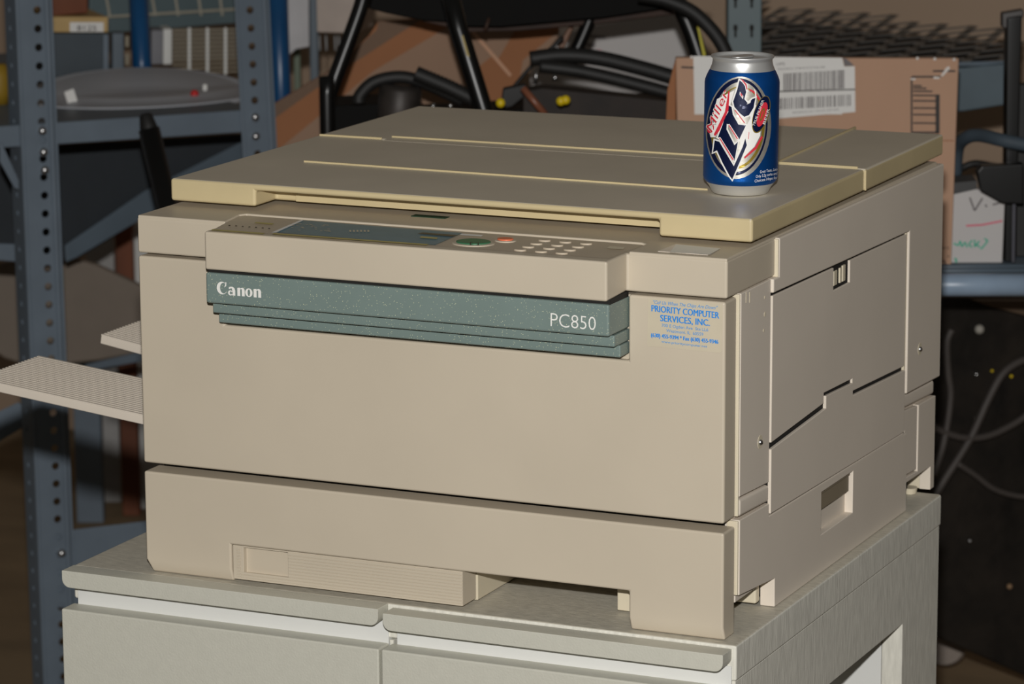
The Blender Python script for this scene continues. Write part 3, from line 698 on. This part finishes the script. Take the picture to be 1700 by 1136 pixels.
# things on the middle shelf behind the tub
def shelf_box(name, pts, depth, thick, m, label, cat, z=None, yaw=-20, **k):
    pln = vplane(pts[0][0], pts[0][1], depth, yaw)
    n, p = pln; P_ = [onp(x, y, n, p) for x, y in pts]
    if z is not None:
        zmin = min(v.z for v in P_); mid = (min(v.z for v in P_) + max(v.z for v in P_)) / 2
        P_ = [v if v.z > mid else Vector((v.x, v.y, z)) for v in P_]
    o = prismo(name, P_, n * thick, m, None, .002); tag(o, label, cat); return o, pln
tag(slab('paper_tag', [(106, 153), (122, 147), (131, 175), (112, 172)], vplane(118, 160, 4.98), .002, paper), 'small white paper tag standing in the grey tub beside the front upright', 'tag')
tag(ball('bottle_cap', at(323, 156, 5.02), .006, mat('red_plastic', (200, 30, 30), .4), None), 'small red plastic cap lying in the grey tub', 'cap')
tag(slab('bottle_cap', R4(336, 140, 344, 152), vplane(340, 146, 5.08), .006, paper), 'small white cap in the grey tub beside the red one', 'cap')
dbx, pln = shelf_box('storage_bin', R4(84, 55, 178, 124), 5.16, .12, mat('dark_blue_bin', (62, 72, 80), .5), 'dark blue-grey bin under the tan carton on the left shelf', 'bin', ZM)
slab('bin_flange', R4(172, 57, 181, 122), (pln[0], pln[1] - pln[0] * .004), .003, bluegrey, dbx)
tcx = slab('tan_carton', R4(84, 28, 180, 54), pln, .12, tan); tag(tcx, 'low tan carton with a white date label on the dark bin', 'box')
mark('date_label', [R4(116, 37, 172, 53)], pln, paper, tcx, .004)
n5, p5 = pln; tx_sheared('label_writing', '8125', lambda x, y: onp(x, y, n5, p5 - n5 * .006), (128, 51), (160, 51), 9, ink, tcx)
tag(slab('wooden_block', [(84, 27), (146, 22), (146, -20), (84, -20)], (pln[0], pln[1] + pln[0] * .02), .08, wood), 'brown wooden block on the tan carton', 'block')
tag(tube('blue_pole', [drop(at(238, 160, 5.25), ZM + .0005), at(235, 100, 5.25), at(229, -20, 5.25)], px2m(16, 5.25), bluepole, path=False), 'blue painted pole rising behind the grey tub', 'pole')
tag(tube('blue_pole', [drop(at(470, 300, 5.35)), at(467, 170, 5.3), at(460, -20, 5.25)], px2m(17, 5.3), bluepole, path=False), 'blue painted pole just right of the second shelf upright', 'pole')
# white louvred grille
gp = vplane(330, 90, 5.45, -12)
gr = thing('louvred_grille', 'white louvred metal grille behind the grey tub', 'grille', drop(onp(330, 125, *gp), ZM))
slab('side_flange', R4(251, 50, 272, 122), gp, .05, mat('grey_metal', (120, 120, 126), .5), gr, base=ZM + .0005)
slab('frame', R4(271, 48, 286, 122), (gp[0], gp[1] - gp[0] * .004), .05, white_m, gr, base=ZM + .0005)
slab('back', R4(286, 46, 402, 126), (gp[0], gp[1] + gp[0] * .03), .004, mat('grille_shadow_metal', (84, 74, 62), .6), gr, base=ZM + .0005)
bm = bmesh.new()
for k in range(11):
    y = 50 + k * 7; n, p = gp; prism(bm, [onp(286, y, n, p), onp(402, y - 3, n, p), onp(402, y - .2, n, p + n * .004), onp(286, y + 2.8, n, p + n * .004)], n * .002)
finish('louvres', bm, mat('louvre_metal', (214, 202, 180), .5), gr)
for x in (312, 342, 372): slab('mullion', R4(x, 46, x + 5, 124), (gp[0], gp[1] - gp[0] * .003), .003, white_m, gr, .0005)
sp_ = vplane(196, 90, 5.3, -12)
bs = slab('steel_strip', R4(186, 55, 206, 122), sp_, .03, bluedark, base=ZM + .0005); tag(bs, 'blue-grey steel strip with pale tabs between the dark bin and the blue pole', 'strip')
for yy in (60, 90): slab('tab', R4(208, yy, 214, yy + 18), sp_, .004, mat('tab_cream', (150, 140, 120), .6), bs, .0005)
# wire basket in front of the top teal panel
wp = (endn, post1 + endn * .610)
tag(slab('teal_steel_bin', [(150, -25), (402, -25), (402, 19), (148, 32)], (wp[0], wp[1] + wp[0] * .016), .12, tealpaint), 'teal grey steel bin on the top shelf behind the wire rack', 'bin')
bm = bmesh.new()
for x0, x1 in ((173, 182), (249, 258), (288, 296), (327, 334), (363, 369)): tube_bm(bm, [onp(x0, -25, *wp), onp(x1, 26, *wp)], .0022, 8)
tube_bm(bm, [onp(178, 28, *wp), onp(400, 15, *wp)], .0024, 8)
tag(finish('wire_rack', bm, mat('cream_wire', (170, 165, 150), .5)), 'pale wire rack standing on the top left shelf', 'rack')
# black pipe leaning in front of the middle beam
pa, pb_ = at(242, 192, 4.62), at(292, 400, 4.62); dirp = (pb_ - pa).normalized(); pend = pa + dirp * ((FZ - pa.z) / dirp.z)
pp = thing('black_pipe', 'black pipe with tapered tip leaning behind the copier at the left', 'pipe', pend)
bm = bmesh.new(); tube_bm(bm, [pa + dirp * .018, pend], px2m(18, 4.62), 20); finish('pipe_shaft', bm, blackm, pp, smooth=True)
bm = bmesh.new(); tube_bm(bm, [pa - dirp * .003, pa, pa + dirp * .017, pa + dirp * .019], [px2m(7, 4.62), px2m(11, 4.62), px2m(15, 4.62), px2m(15, 4.62)], 20); finish('pipe_tip', bm, blackr, pp, smooth=True)
# taupe board on the lower shelf
tb_pts = [(-20, 442), (40, 432), (118, 428), (160, 440), (250, 482), (250, 584), (165, 600), (110, 606), (30, 604), (6, 596), (-20, 578)]
tag(slab('taupe_panel', tb_pts, vplane(120, 520, 5.6, 0), .02, taupe, bevel=.006), 'large rounded taupe panel leaning behind the front shelf upright', 'panel')
tag(slab('shelf_lip_bar', [(140, 606), (250, 580), (250, 598), (140, 618)], vplane(200, 600, 5.5, 20), .01, bluegrey), 'blue-grey bar below the taupe panel', 'bar')
# tall things standing on the floor behind
def tall(name, x0, x1, ytop, depth, m, label, cat, thick=.03):
    n, p = vplane((x0 + x1) / 2, 700, depth); a = onp(x0, ytop, n, p); b_ = onp(x1, ytop, n, p); lean = -(.035) * (a.z - FZ)
    pts = [a, b_, Vector((b_.x, b_.y, FZ)) , Vector((a.x, a.y, FZ))]
    o = prismo(name, pts, n * thick, m, None, .002); return tag(o, label, cat)
tall('steel_post', 118, 163, 560, 6.15, bluegrey, 'blue-grey steel post standing behind the output tray', 'post')
tall('grey_panel', 140, 188, 380, 6.3, mat('pale_grey_panel', (168, 166, 164), .6), 'tall pale grey panel behind the front shelf upright', 'panel')
tall('wooden_board', 190, 219, 370, 6.2, wood, 'tall reddish brown wooden board beside the pale panel', 'board')
tall('enamel_board', 221, 262, 370, 6.25, white_m, 'tall white panel standing partly behind the copier', 'panel')
# far left yellow item
yj = at(-1, 200, 5.02); yj.z = ZM; ytop = at(-1, 104, 5.02).z - ZM
bm = bmesh.new(); lathe(bm, [(0, 0), (.014, 0), (.019, .02), (.019, ytop * .7), (.012, ytop), (0, ytop)], yj, 24)
tag(finish('yellow_jug', bm, mat('dull_yellow', (150, 120, 30), .6), smooth=True), 'dull yellow jug at the far left behind the front upright', 'jug')

# ================================================================== middle background
mp_ = vplane(495, 60, 5.35, -10)
tag(slab('light_fixture', [(478, -25), (513, -25), (514, 78), (492, 82), (478, 94)], mp_, .05, mat('pale_enamel', (190, 188, 190), .5)), 'white narrow enamel fixture beside the blue pole', 'fixture')
tag(slab('steel_post', [(513, -25), (527, -25), (527, 260), (513, 260)], vplane(520, 60, 5.6), .03, bluedark, base=FZ), 'dark steel post right of the narrow white fixture', 'post')
tag(slab('white_carton', [(524, -25), (600, -25), (596, 56), (526, 54)], vplane(560, 30, 5.15, 10), .10, mat('dirty_white_carton', (184, 170, 160), .7)), 'off-white carton above the brown cardboard', 'box')
tag(slab('green_post', R4(487, 80, 498, 260), vplane(492, 120, 5.7), .02, mat('dull_green', (110, 122, 104), .6), base=FZ), 'dull green post under the white fixture', 'post')
wm = mat('galvanised_wire', (150, 150, 150), .7)
for x in (530, 541, 556, 562):
    tag(tube('wire_hook', [at(x, 56, 5.3), at(x + 1, 84, 5.3)], .0016, wm), {530: 'leftmost', 541: 'second from left', 556: 'third from left', 562: 'rightmost'}[x] + ' grey wire hook hanging under the off-white carton', 'hook', 'wire hooks under the off-white carton')
# brown flattened carton
cpn = vplane(690, 110, 5.0, -6)
cb_ = slab('flattened_carton', [(446, 260), (446, 178), (562, 108), (612, 60), (628, 36), (700, 30), (932, 24), (926, 62), (880, 118), (846, 152), (820, 250)], cpn, .008, card_b, bevel=.001)
tag(cb_, 'flattened brown cardboard carton with lighter stripes behind the copier', 'cardboard')
mark('dark_stripe', [[(446, 178), (562, 108), (625, 50), (628, 36), (700, 32), (560, 122), (446, 204)]], cpn, card_d, cb_)
mark('light_stripe', [[(446, 262), (620, 118), (745, 44), (782, 44), (850, 128), (815, 172), (740, 182), (600, 236)]], cpn, card_l, cb_)
mark('brown_patch', [[(786, 118), (818, 92), (850, 128), (815, 172), (800, 170)]], cpn, card_b, cb_, .0012)
mark('light_stripe', [[(782, 50), (858, 45), (826, 100)]], cpn, card_l, cb_, .0012)
mark('light_stripe', [[(868, 100), (930, 50), (926, 62), (880, 118), (862, 134)]], cpn, card_l, cb_, .0012)
slab('fold_highlight', [(780, 52), (786, 50), (850, 124), (846, 128)], (cpn[0], cpn[1] - cpn[0] * .004), .004, card_e, cb_, .0005)  # highlight along the fold, painted as a paler cardboard strip
# white printed carton behind the tubes
wpn = vplane(1040, 80, 5.35, 0)
wc = slab('white_carton', [(880, 130), (925, 60), (975, 44), (1112, 22), (1145, 30), (1185, 130), (1180, 220), (880, 220)], wpn, .10, paper_g); tag(wc, 'white printed carton seen between the black tubes', 'box')
n6, p6 = wpn; wmap = lambda x, y: onp(x, y, n6, p6 - n6 * .001)
mark('carton_print', [[(965, 57), (1005, 60), (1005, 64), (965, 61)], [(962, 72), (988, 73), (988, 77), (962, 76)]], wpn, ink_grey, wc)
mark('carton_red_line', [[(962, 83), (998, 83), (998, 86), (962, 86)]], wpn, red_ink, wc)
# black tubular equipment
eq = thing('tubular_equipment', 'black tubular steel machine frame with hoses behind the copier', 'machine', drop(at(760, 160, 4.55)))
def T(pts, dep, r, m, name='frame_tube', **k):
    d_ = dep if isinstance(dep, (list, tuple)) else [dep] * len(pts)
    return tube(name, [at(x, y, dd_) for (x, y), dd_ in zip(pts, d_)], px2m(r, d_[0]), m, eq, **k)
def down(pt, dep): p = at(*pt, dep); return drop(p)
o = tube('frame_tube', [down((545, 215), 4.5), at(544, 230, 4.5), at(544, 172, 4.5), at(552, 142, 4.5), at(597, 18, 4.5), at(606, -20, 4.5)], px2m(13, 4.5), blackm, eq)
o = tube('frame_tube', [down((806, 190), 4.45), at(806, 190, 4.45), at(762, 50, 4.45), at(745, -20, 4.45)], px2m(16, 4.45), blackm, eq, path=False)
n7, p7 = vplane(780, 80, 4.43, 0)
slab('worn_stripe', [(766, 60), (769, 58), (804, 176), (798, 180)], (n7, at(780, 80, 4.436)), .002, mat('worn_yellow', (170, 150, 90), .6), eq, .0003)
epn = vplane(800, 20, 4.65, -4)
slab('crossbar', [(600, -25), (760, -25), (765, 38), (700, 34), (640, 22), (604, 12)], epn, .03, blackf, eq)
slab('crossbar', [(752, -25), (1180, -25), (1120, 12), (1000, 30), (830, 45), (770, 44)], (epn[0], epn[1] - epn[0] * .02), .03, blackf, eq)
slab('bracket', [(700, 28), (780, 32), (960, 30), (1125, 8), (1140, 22), (1000, 40), (860, 52), (780, 54), (700, 36)], (epn[0], epn[1] + epn[0] * .03), .02, brownred, eq)
T([(805, 52), (812, 30)], 4.62, 3, brownred, 'strut', path=False)
T([(947, 104), (972, 50), (992, -5)], 4.7, 12, blackm)
slab('strut', [(925, 78), (958, 22), (962, 24), (936, 82)], vplane(940, 50, 4.75), .01, mat('copper_strut', (120, 84, 62), .5), eq)
T([(1128, 8), (1150, 60), (1172, 130)], 4.65, 15, blackm)
slab('worn_stripe', [(1156, 40), (1159, 38), (1172, 92), (1167, 94)], vplane(1160, 60, 4.60), .002, mat('lime_stripe', (190, 180, 50), .6), eq, .0003)
T([(1060, -8), (1110, 2), (1160, 28), (1205, 88), (1215, 180)], 4.55, 12, blackr, 'hose')
T([(880, 98), (930, 92), (990, 96), (1060, 112), (1150, 138)], 4.6, 13, blackr, 'hose')
T([(895, 110), (960, 118), (1040, 136), (1150, 165)], 4.55, 11, blackr, 'hose')
T([(596, 172), (598, 158), (622, 136), (664, 128), (705, 138), (770, 168)], 4.6, 11, blackr, 'hose')
bm = bmesh.new(); pr = smooth_path([at(690, 122, 4.58), at(745, 145, 4.58), at(800, 172, 4.58)], 20)
tube_bm(bm, pr, [px2m(14 if i % 2 else 12, 4.58) for i in range(len(pr))], 16); finish('corrugated_hose', bm, blackr, eq, smooth=True)
bm = bmesh.new(); mc = at(662, 185, 4.6); lathe(bm, [(0, .034), (.024, .034), (.028, .029), (.028, -.05), (0, -.05)], mc, 24, RH * .1 + UP); finish('motor', bm, mat('dirty_grey_metal', (66, 60, 56), .5, metal=.3, var=.3), eq, smooth=True)
slab('black_tray', [(548, 176), (640, 172), (700, 190), (1130, 168), (1130, 250), (548, 260)], vplane(600, 200, 4.66, 0), .10, blackf, eq)
slab('rusty_cover', [(868, 152), (900, 146), (1118, 168), (1118, 230), (868, 230)], vplane(980, 180, 4.60, 0), .04, mat('dark_rusty_cover', (38, 27, 20), .7, var=.3), eq)
T([(868, 146), (905, 190)], 4.56, 6, mat('copper_pipe', (130, 80, 58), .4), 'pipe', path=False)
for x, y in ((831, 171), (931, 168), (939, 166)): ball('yellow_knob', at(x, y, 4.5), px2m(8, 4.5), yellowm, eq)
T([(716, 180), (722, 172)], 4.5, 2.5, steel, 'fitting', path=False)
ball('fitting', at(748, 176, 4.48), px2m(4, 4.5), steel, eq)
T([(889, 140), (891, 112)], 4.7, 2.5, steel, 'fitting', path=False); T([(922, 134), (921, 124)], 4.65, 5, steel, 'fitting', path=False)
T([(848, 150), (884, 108), (935, 62)], 4.65, 3, blackr, 'cable')
slab('frame_tube', [(835, 148), (872, 140), (880, 154), (850, 178), (830, 182)], vplane(850, 160, 4.62), .02, blackr, eq)

# ================================================================== right rack
rk = thing('storage_rack', 'grey-blue steel rack with expanded metal deck at the right', 'shelving', drop(at(1236, 60, 4.75)))
ku = slab('upright', [(1208, -25), (1265, -25), (1263, 300), (1208, 300)], vplane(1236, 50, 4.75), .045, tealpaint, rk)
kp = vplane(1236, 50, 4.748)
for kx in (1221, 1248):
    for ky in (-2, 47):
        mark('keyhole', [[(kx - 3.5, ky - 2), (kx - 2.5, ky - 6), (kx + 2.5, ky - 6), (kx + 3.5, ky - 2), (kx + 3.5, ky + 2), (kx + 2, ky + 4), (kx + 2, ky + 15), (kx - 2, ky + 15), (kx - 2, ky + 4), (kx - 3.5, ky + 2)]], kp, void, ku, .0004)
# expanded metal deck
zd = at(1640, 112, 4.9).z
deck = bmesh.new()
c00, c10 = on(1196, 118, 2, zd), on(1690, 108, 2, zd); cb0, cb1 = on(1262, 0, 2, zd), on(1700, 50, 2, zd)
def dk(u, v): return (c00 * (1 - u) + c10 * u) * (1 - v) + (cb0 * (1 - u) + cb1 * u) * v
LW = (RH * .57 + GH * .82).normalized(); SW = Vector((-LW.y, LW.x, 0)); quad = [c00, c10, cb1, cb0]
def inside(p): return all(((quad[(i + 1) % 4] - quad[i]).cross(p - quad[i])).z > 0 for i in range(4))
lw, sw = .140, .050; o_ = c00 - SW * 1.2 - LW * .6
for i in range(80):
    for j in range(26):
        a = o_ + LW * (lw / 2 * j) + SW * (sw / 2 * ((i * 2) + (j % 2)))
        for s_ in (1, -1):
            b_ = a + LW * (lw / 2) + SW * (sw / 2 * s_)
            if not (inside(a) and inside(b_)): continue
            d_ = (b_ - a).normalized(); sd2 = Vector((-d_.y, d_.x, 0)) * .0062
            prism(deck, [a - sd2, b_ - sd2, b_ + sd2, a + sd2], (0, 0, .0012))
finish('expanded_metal_deck', deck, mat('dull_steel_mesh', (120, 122, 122), .5, metal=.2, var=.15), rk)
prismo('under_deck_shade', [dk(.02, .03) - UP * .03, dk(.98, .03) - UP * .03, dk(.97, .96) - UP * .03, dk(.03, .96) - UP * .03], (0, 0, .003), mat('deck_shade_dark', (34, 30, 28), .8, spec=.1), rk, .0005)  # added dark sheet, stands in for the shade below the deck
prismo('deck_rail', [dk(0, 0), dk(1, 0), dk(1, 0) + Vector((0, .003, 0)), dk(0, 0) + Vector((0, .003, 0))], (0, 0, .006), bluedark, rk, .0005)
bpn = vplane(1640, 140, 4.92, 14)
slab('front_beam', [(1262, 128), (1262, 210), (1600, 185), (1690, 171), (1690, 104), (1600, 112)], bpn, .012, mat('slate_blue_paint', (74, 92, 102), .5), rk)
boxd = [(1440, 0), ]
# lower shelf with the pale blue edge
zl = on(1580, 452, 2, 0).z
lpn = vplane(1600, 470, 4.40, 0)
zlow = onp(1600, 456, *lpn).z
Lp0, Lp1 = onp(1440, 456, *lpn), onp(1760, 456, *lpn)
prismo('lower_shelf', [drop(Lp0, zlow), drop(Lp1, zlow), drop(Lp1 + GH * .45, zlow), drop(Lp0 + GH * .45, zlow)], (0, 0, -.022), bluegrey, rk, .001)
bm = bmesh.new(); tube_bm(bm, [Lp0 - UP * .013 , Lp1 - UP * .013], .0145, 20); finish('shelf_edge', bm, mat('pale_blue_paint', (150, 170, 192), .35), rk, smooth=True)
for k, t in ((0, .02), (1, .045)):
    a_, b_ = drop(Lp0 + GH * (t + .0), zlow), drop(Lp1 + GH * t, zlow)
    bm = bmesh.new(); tube_bm(bm, [a_ + UP * .001, b_ + UP * .001], .004, 10); finish('shelf_bead', bm, bluedark, rk, smooth=True)
# cardboard box on the lower shelf
kpn = vplane(1350, 300, 4.425, 0); nk, pk = kpn
P_ = [onp(x, y, nk, pk) for x, y in ((1121, 95), (1572, 96), (1588, 120), (1580, 450), (1130, 450))]
P_ = [onp(1122, 96, nk, pk), onp(1592, 97, nk, pk), onp(1579, 450, nk, pk), onp(1128, 450, nk, pk)]
P_[2].z = P_[3].z = zlow + .0005
cx_ = prismo('cardboard_box', P_, nk * .016, card, None, .0015); tag(cx_, 'brown cardboard box with white barcode labels standing on the rack behind the can', 'box')
slab('side_flap', [(1108, 150), (1122, 96), (1122, 240), (1104, 240)], (nk, pk + nk * .006), .004, card_b, cx_, .0005)
Lm = lambda off: (lambda x, y: onp(x, y, nk, pk - nk * off))
lab = mark('shipping_label', [[(1151, 93), (1398, 96), (1402, 112), (1398, 190), (1153, 190)]], kpn, paper, cx_, .0008)
lab2 = mark('barcode_label', [[(1290, 114), (1419, 110), (1420, 186), (1290, 197)]], kpn, paper, cx_, .0016)
mark('label_dark_corner', [[(1399, 96), (1406, 98), (1418, 109), (1402, 110)]], kpn, ink_grey, cx_, .0012)
mark('label_line', [[(1292, 151), (1420, 147.5), (1420, 149.5), (1292, 153)]], kpn, ink, lab2, .0024)
random.seed(11); bars = []
x = 1301
while x < 1402:
    w_ = random.choice((1, 1, 1.6, 2.4)); y0 = 122 - (x - 1301) * .06
    bars.append([(x, y0), (x + w_, y0), (x + w_, y0 + 31), (x, y0 + 31)]); x += w_ + random.choice((1, 1.2, 2))
x = 1290
while x < 1411:
    w_ = random.choice((1.4, 1.8, 3.0)); y0 = 163 - (x - 1290) * .05
    bars.append([(x, y0), (x + w_, y0), (x + w_, y0 + 19), (x, y0 + 19)]); x += w_ + random.choice((1.8, 2.4, 3.5))
mark('barcode', bars, kpn, mat('barcode_ink', (110, 104, 104), .7), lab2, .0024)
tx_sheared('label_lettering', 'UPS', Lm(.0024), (1289, 109), (1303, 108.5), 5, ink_grey, lab)
tx_sheared('label_lettering', 'TRACKING #: 1Z 960 F5 67 03 9146 1098', Lm(.0024), (1290, 116.5), (1369, 113), 3.4, ink_grey, lab)
tx_sheared('label_lettering', 'REFERENCE NO 1 PO 4413 REF 0098', Lm(.0026), (1316, 188.5), (1392, 183), 2.6, ink_grey, lab2)
pmk = [[(1131, 110), (1152, 111), (1152, 114), (1131, 113)], R4(1549, 116.5, 1586, 119.5), R4(1514, 126, 1562, 129),
    R4(1512, 128, 1515, 218), R4(1553, 157, 1560, 222), R4(1512, 218.5, 1558, 222)] + [[(1516, y), (x1, y + .4), (x1, y + 3), (1516, y + 2.6)] for y, x1 in ((141, 1530), (145, 1538), (150, 1548), (157, 1558), (166, 1556), (178, 1556), (189, 1555), (203, 1554))]
for l_ in pmk: mark('printed_mark', [l_], kpn, ink, cx_, .001)
for l_ in [[(1561, 127), (1571, 112), (1576, 110), (1577, 114), (1566, 126)], [(1550, 127), (1560, 128), (1560, 131), (1550, 131)], [(1512, 130), (1520, 130), (1520, 133), (1512, 133)]]: mark('tape_glint', [l_], kpn, tape_m, cx_, .0016)
mark('carton_crease', [[(1550, 232.5), (1584, 233), (1584, 234.5), (1550, 234)]], kpn, card_b, cx_, .001)
for s, A_, B_, H_ in (('orc', (1562, 414), (1576, 414), 6), ('n', (1560, 443), (1570, 443), 17)): tx_sheared('box_lettering', s, Lm(.0012), A_, B_, H_, ink, cx_)
mark('box_lettering', [[(1573, 425), (1575, 424), (1576, 426), (1574, 428)]], kpn, ink, cx_, .0012)
for x, y in ((1148, 95), (1523, 97), (1552, 98), (1584, 99)): ball('tape_glint', onp(x, y, nk, pk) , .0022, tape_m, cx_)
# whiteboard / marked carton at the right
bpn2 = vplane(1625, 380, 4.465, 0); nb2, pb2 = bpn2
Q = [onp(x, y, nb2, pb2) for x, y in ((1560, 328), (1622, 314), (1668, 338), (1664, 437), (1560, 437))]
Q[3].z = Q[4].z = zlow + .0005
wb = prismo('marked_carton', Q, nb2 * .03, paper_g, None, .001); tag(wb, 'white carton with marker writing standing on the right shelf', 'box')
slab('carton_top', [(1560, 306), (1622, 300), (1622, 314), (1560, 328)], bpn2, .05, mat('grey_flap', (72, 72, 72), .7), wb, .0005)
bmap = lambda x, y: onp(x, y, nb2, pb2 - nb2 * .001)
def stroke(loops, m, wd=2.2):
    out = []
    for ln in loops:
        for (x0, y0), (x1, y1) in zip(ln, ln[1:]):
            l_ = math.hypot(x1 - x0, y1 - y0); nx, ny = -(y1 - y0) / l_ * wd / 2, (x1 - x0) / l_ * wd / 2
            out.append([(x0 + nx, y0 + ny), (x1 + nx, y1 + ny), (x1 - nx, y1 - ny), (x0 - nx, y0 - ny)])
    flat('marker_writing', out, bmap, m, wb)
stroke([[(1610, 328), (1618, 350), (1631, 329)], [(1636, 340), (1638, 344)], [(1648, 340), (1656, 338), (1662, 336)]], ink_grey, 3)
stroke([[(1604, 375), (1630, 373.5), (1664, 367)]], red_ink, 3)
stroke([[(1583, 404), (1591, 408), (1594, 400), (1597, 410), (1602, 402), (1606, 411)], [(1614, 399), (1608, 406), (1614, 411)], [(1618, 398), (1618, 410), (1626, 400)], [(1620, 405), (1627, 411)], [(1634, 396), (1640, 400), (1632, 410), (1628, 414)]], green_ink, 2.6)
stroke([[(1584, 430), (1588, 430), (1587, 436)]], green_ink, 3)
# black post, tube and clamp at the right
rt = thing('black_stand', 'black steel stand with a padded tube at the far right', 'stand', drop(at(1690, 200, 4.55), zlow))
n8, p8 = vplane(1685, 200, 4.44)
q8 = [onp(x, y, n8, p8) for x, y in ((1672, 30), (1697, 26), (1686, 437), (1668, 437))]; q8[2].z = q8[3].z = zlow + .0005
prismo('post', q8, n8 * .03, blackm, rt, .002)
q8 = [onp(x, y, n8, p8 + n8 * .035) for x, y in ((1690, 140), (1760, 140), (1760, 437), (1686, 437))]; q8[2].z = q8[3].z = zlow + .0005
prismo('side_plate', q8, n8 * .02, blackr, rt, .002)
tube('padded_tube', [at(1586, 290, 4.52), at(1590, 245, 4.50), at(1606, 228, 4.47), at(1628, 225, 4.45), at(1664, 233, 4.42), at(1700, 240, 4.415), at(1730, 246, 4.41)], px2m(11, 4.55), mat('dark_blue_pad', (62, 74, 84), .7), rt)
slab('clamp', [(1622, 286), (1630, 276), (1700, 272), (1700, 340), (1664, 338), (1628, 318)], vplane(1660, 300, 4.41), .02, blackm, rt)
slab('clamp_edge', [(1682, 276), (1688, 276), (1685, 437), (1680, 437)], vplane(1684, 300, 4.425), .004, mat('dark_steel', (96, 96, 104), .4), rt)
slab('bracket', [(1664, 22), (1700, 16), (1700, 28), (1676, 50), (1664, 46)], vplane(1680, 30, 4.42), .02, mat('dark_steel_plate', (70, 66, 64), .5), rt)
tube('cable', [at(1586, 286, 4.6), at(1615, 272, 4.6), at(1650, 276, 4.58), at(1700, 282, 4.5)], px2m(6, 4.6), blackr, rt)

# ================================================================== black machine under the right shelf
mn = vplane(1640, 800, 4.95, -24); n9, p9 = mn
mac = thing('black_machine', 'large grimy black machine panel with cords below the right shelf', 'machine', drop(onp(1640, 1050, n9, p9)))
slab('body_panel', [(1440, 494), (1760, 494), (1760, 1148), (1690, 1118), (1600, 1078), (1440, 1010)], mn, .25, mat('grimy_black_panel', (40, 34, 28), .55, var=.45, scale=16, bump=.6, bscale=60), mac, .004)
slab('top_bar', [(1620, 500), (1760, 500), (1760, 540), (1700, 524), (1640, 508)], (n9, p9 - n9 * .03), .02, mat('brown_bar', (96, 78, 62), .6), mac)
for cpts, r_ in (([(1580, 548), (1572, 570), (1574, 620), (1578, 660), (1568, 730), (1550, 790)], 6.0), ([(1710, 596), (1690, 602), (1664, 622), (1640, 665), (1610, 730), (1560, 810), (1540, 850)], 6.5),
                 ([(1540, 700), (1562, 715), (1600, 727), (1640, 724), (1680, 706), (1710, 686)], 6.0), ([(1590, 770), (1620, 790), (1650, 812), (1690, 824), (1740, 826)], 5)):
    n, p = n9, p9 - n9 * .03
    tube('power_cord', [onp(x, y, n, p) for x, y in cpts], px2m(r_, 4.9), mat('grey_cord', (74, 68, 64), .6), mac)
for x, y, r_, m_ in ((1626, 547, 8, mat('white_knob', (170, 165, 155), .5)), (1621, 622, 4, steel), (1647, 616, 2.6, yellowm), (1679, 625, 3, yellowm), (1676, 974, 5, mat('tan_spot', (150, 120, 90), .6)), (1610, 898, 3, steel)):
    ball('knob', onp(x, y, n9, p9 - n9 * .004), px2m(r_, 4.9), m_, mac)
# pale caster and wheel
bm = bmesh.new(); wc_ = at(1580, 1080, 4.98); wr = px2m(40, 5.0); ctr = at(1568, 1066, 5.22); ctr.z = max(ctr.z, FZ + wr)
lathe(bm, [(0, -.015), (wr * .9, -.015), (wr, -.009), (wr, .009), (wr * .9, .015), (0, .015)], ctr, 36, GH + RH * .3); finish('caster_wheel', bm, mat('pale_rubber', (150, 138, 128), .7), mac, smooth=False)

# dark beam behind deck (shadow side of rack back)
pc.location.z += .0006; can.location.z += .0006
# ------------------------------------------------------------------ put everything on the floor at z = 0
for o in list(bpy.data.objects):
    if o.parent is None: o.location.z += LIFT
bpy.context.view_layer.update()
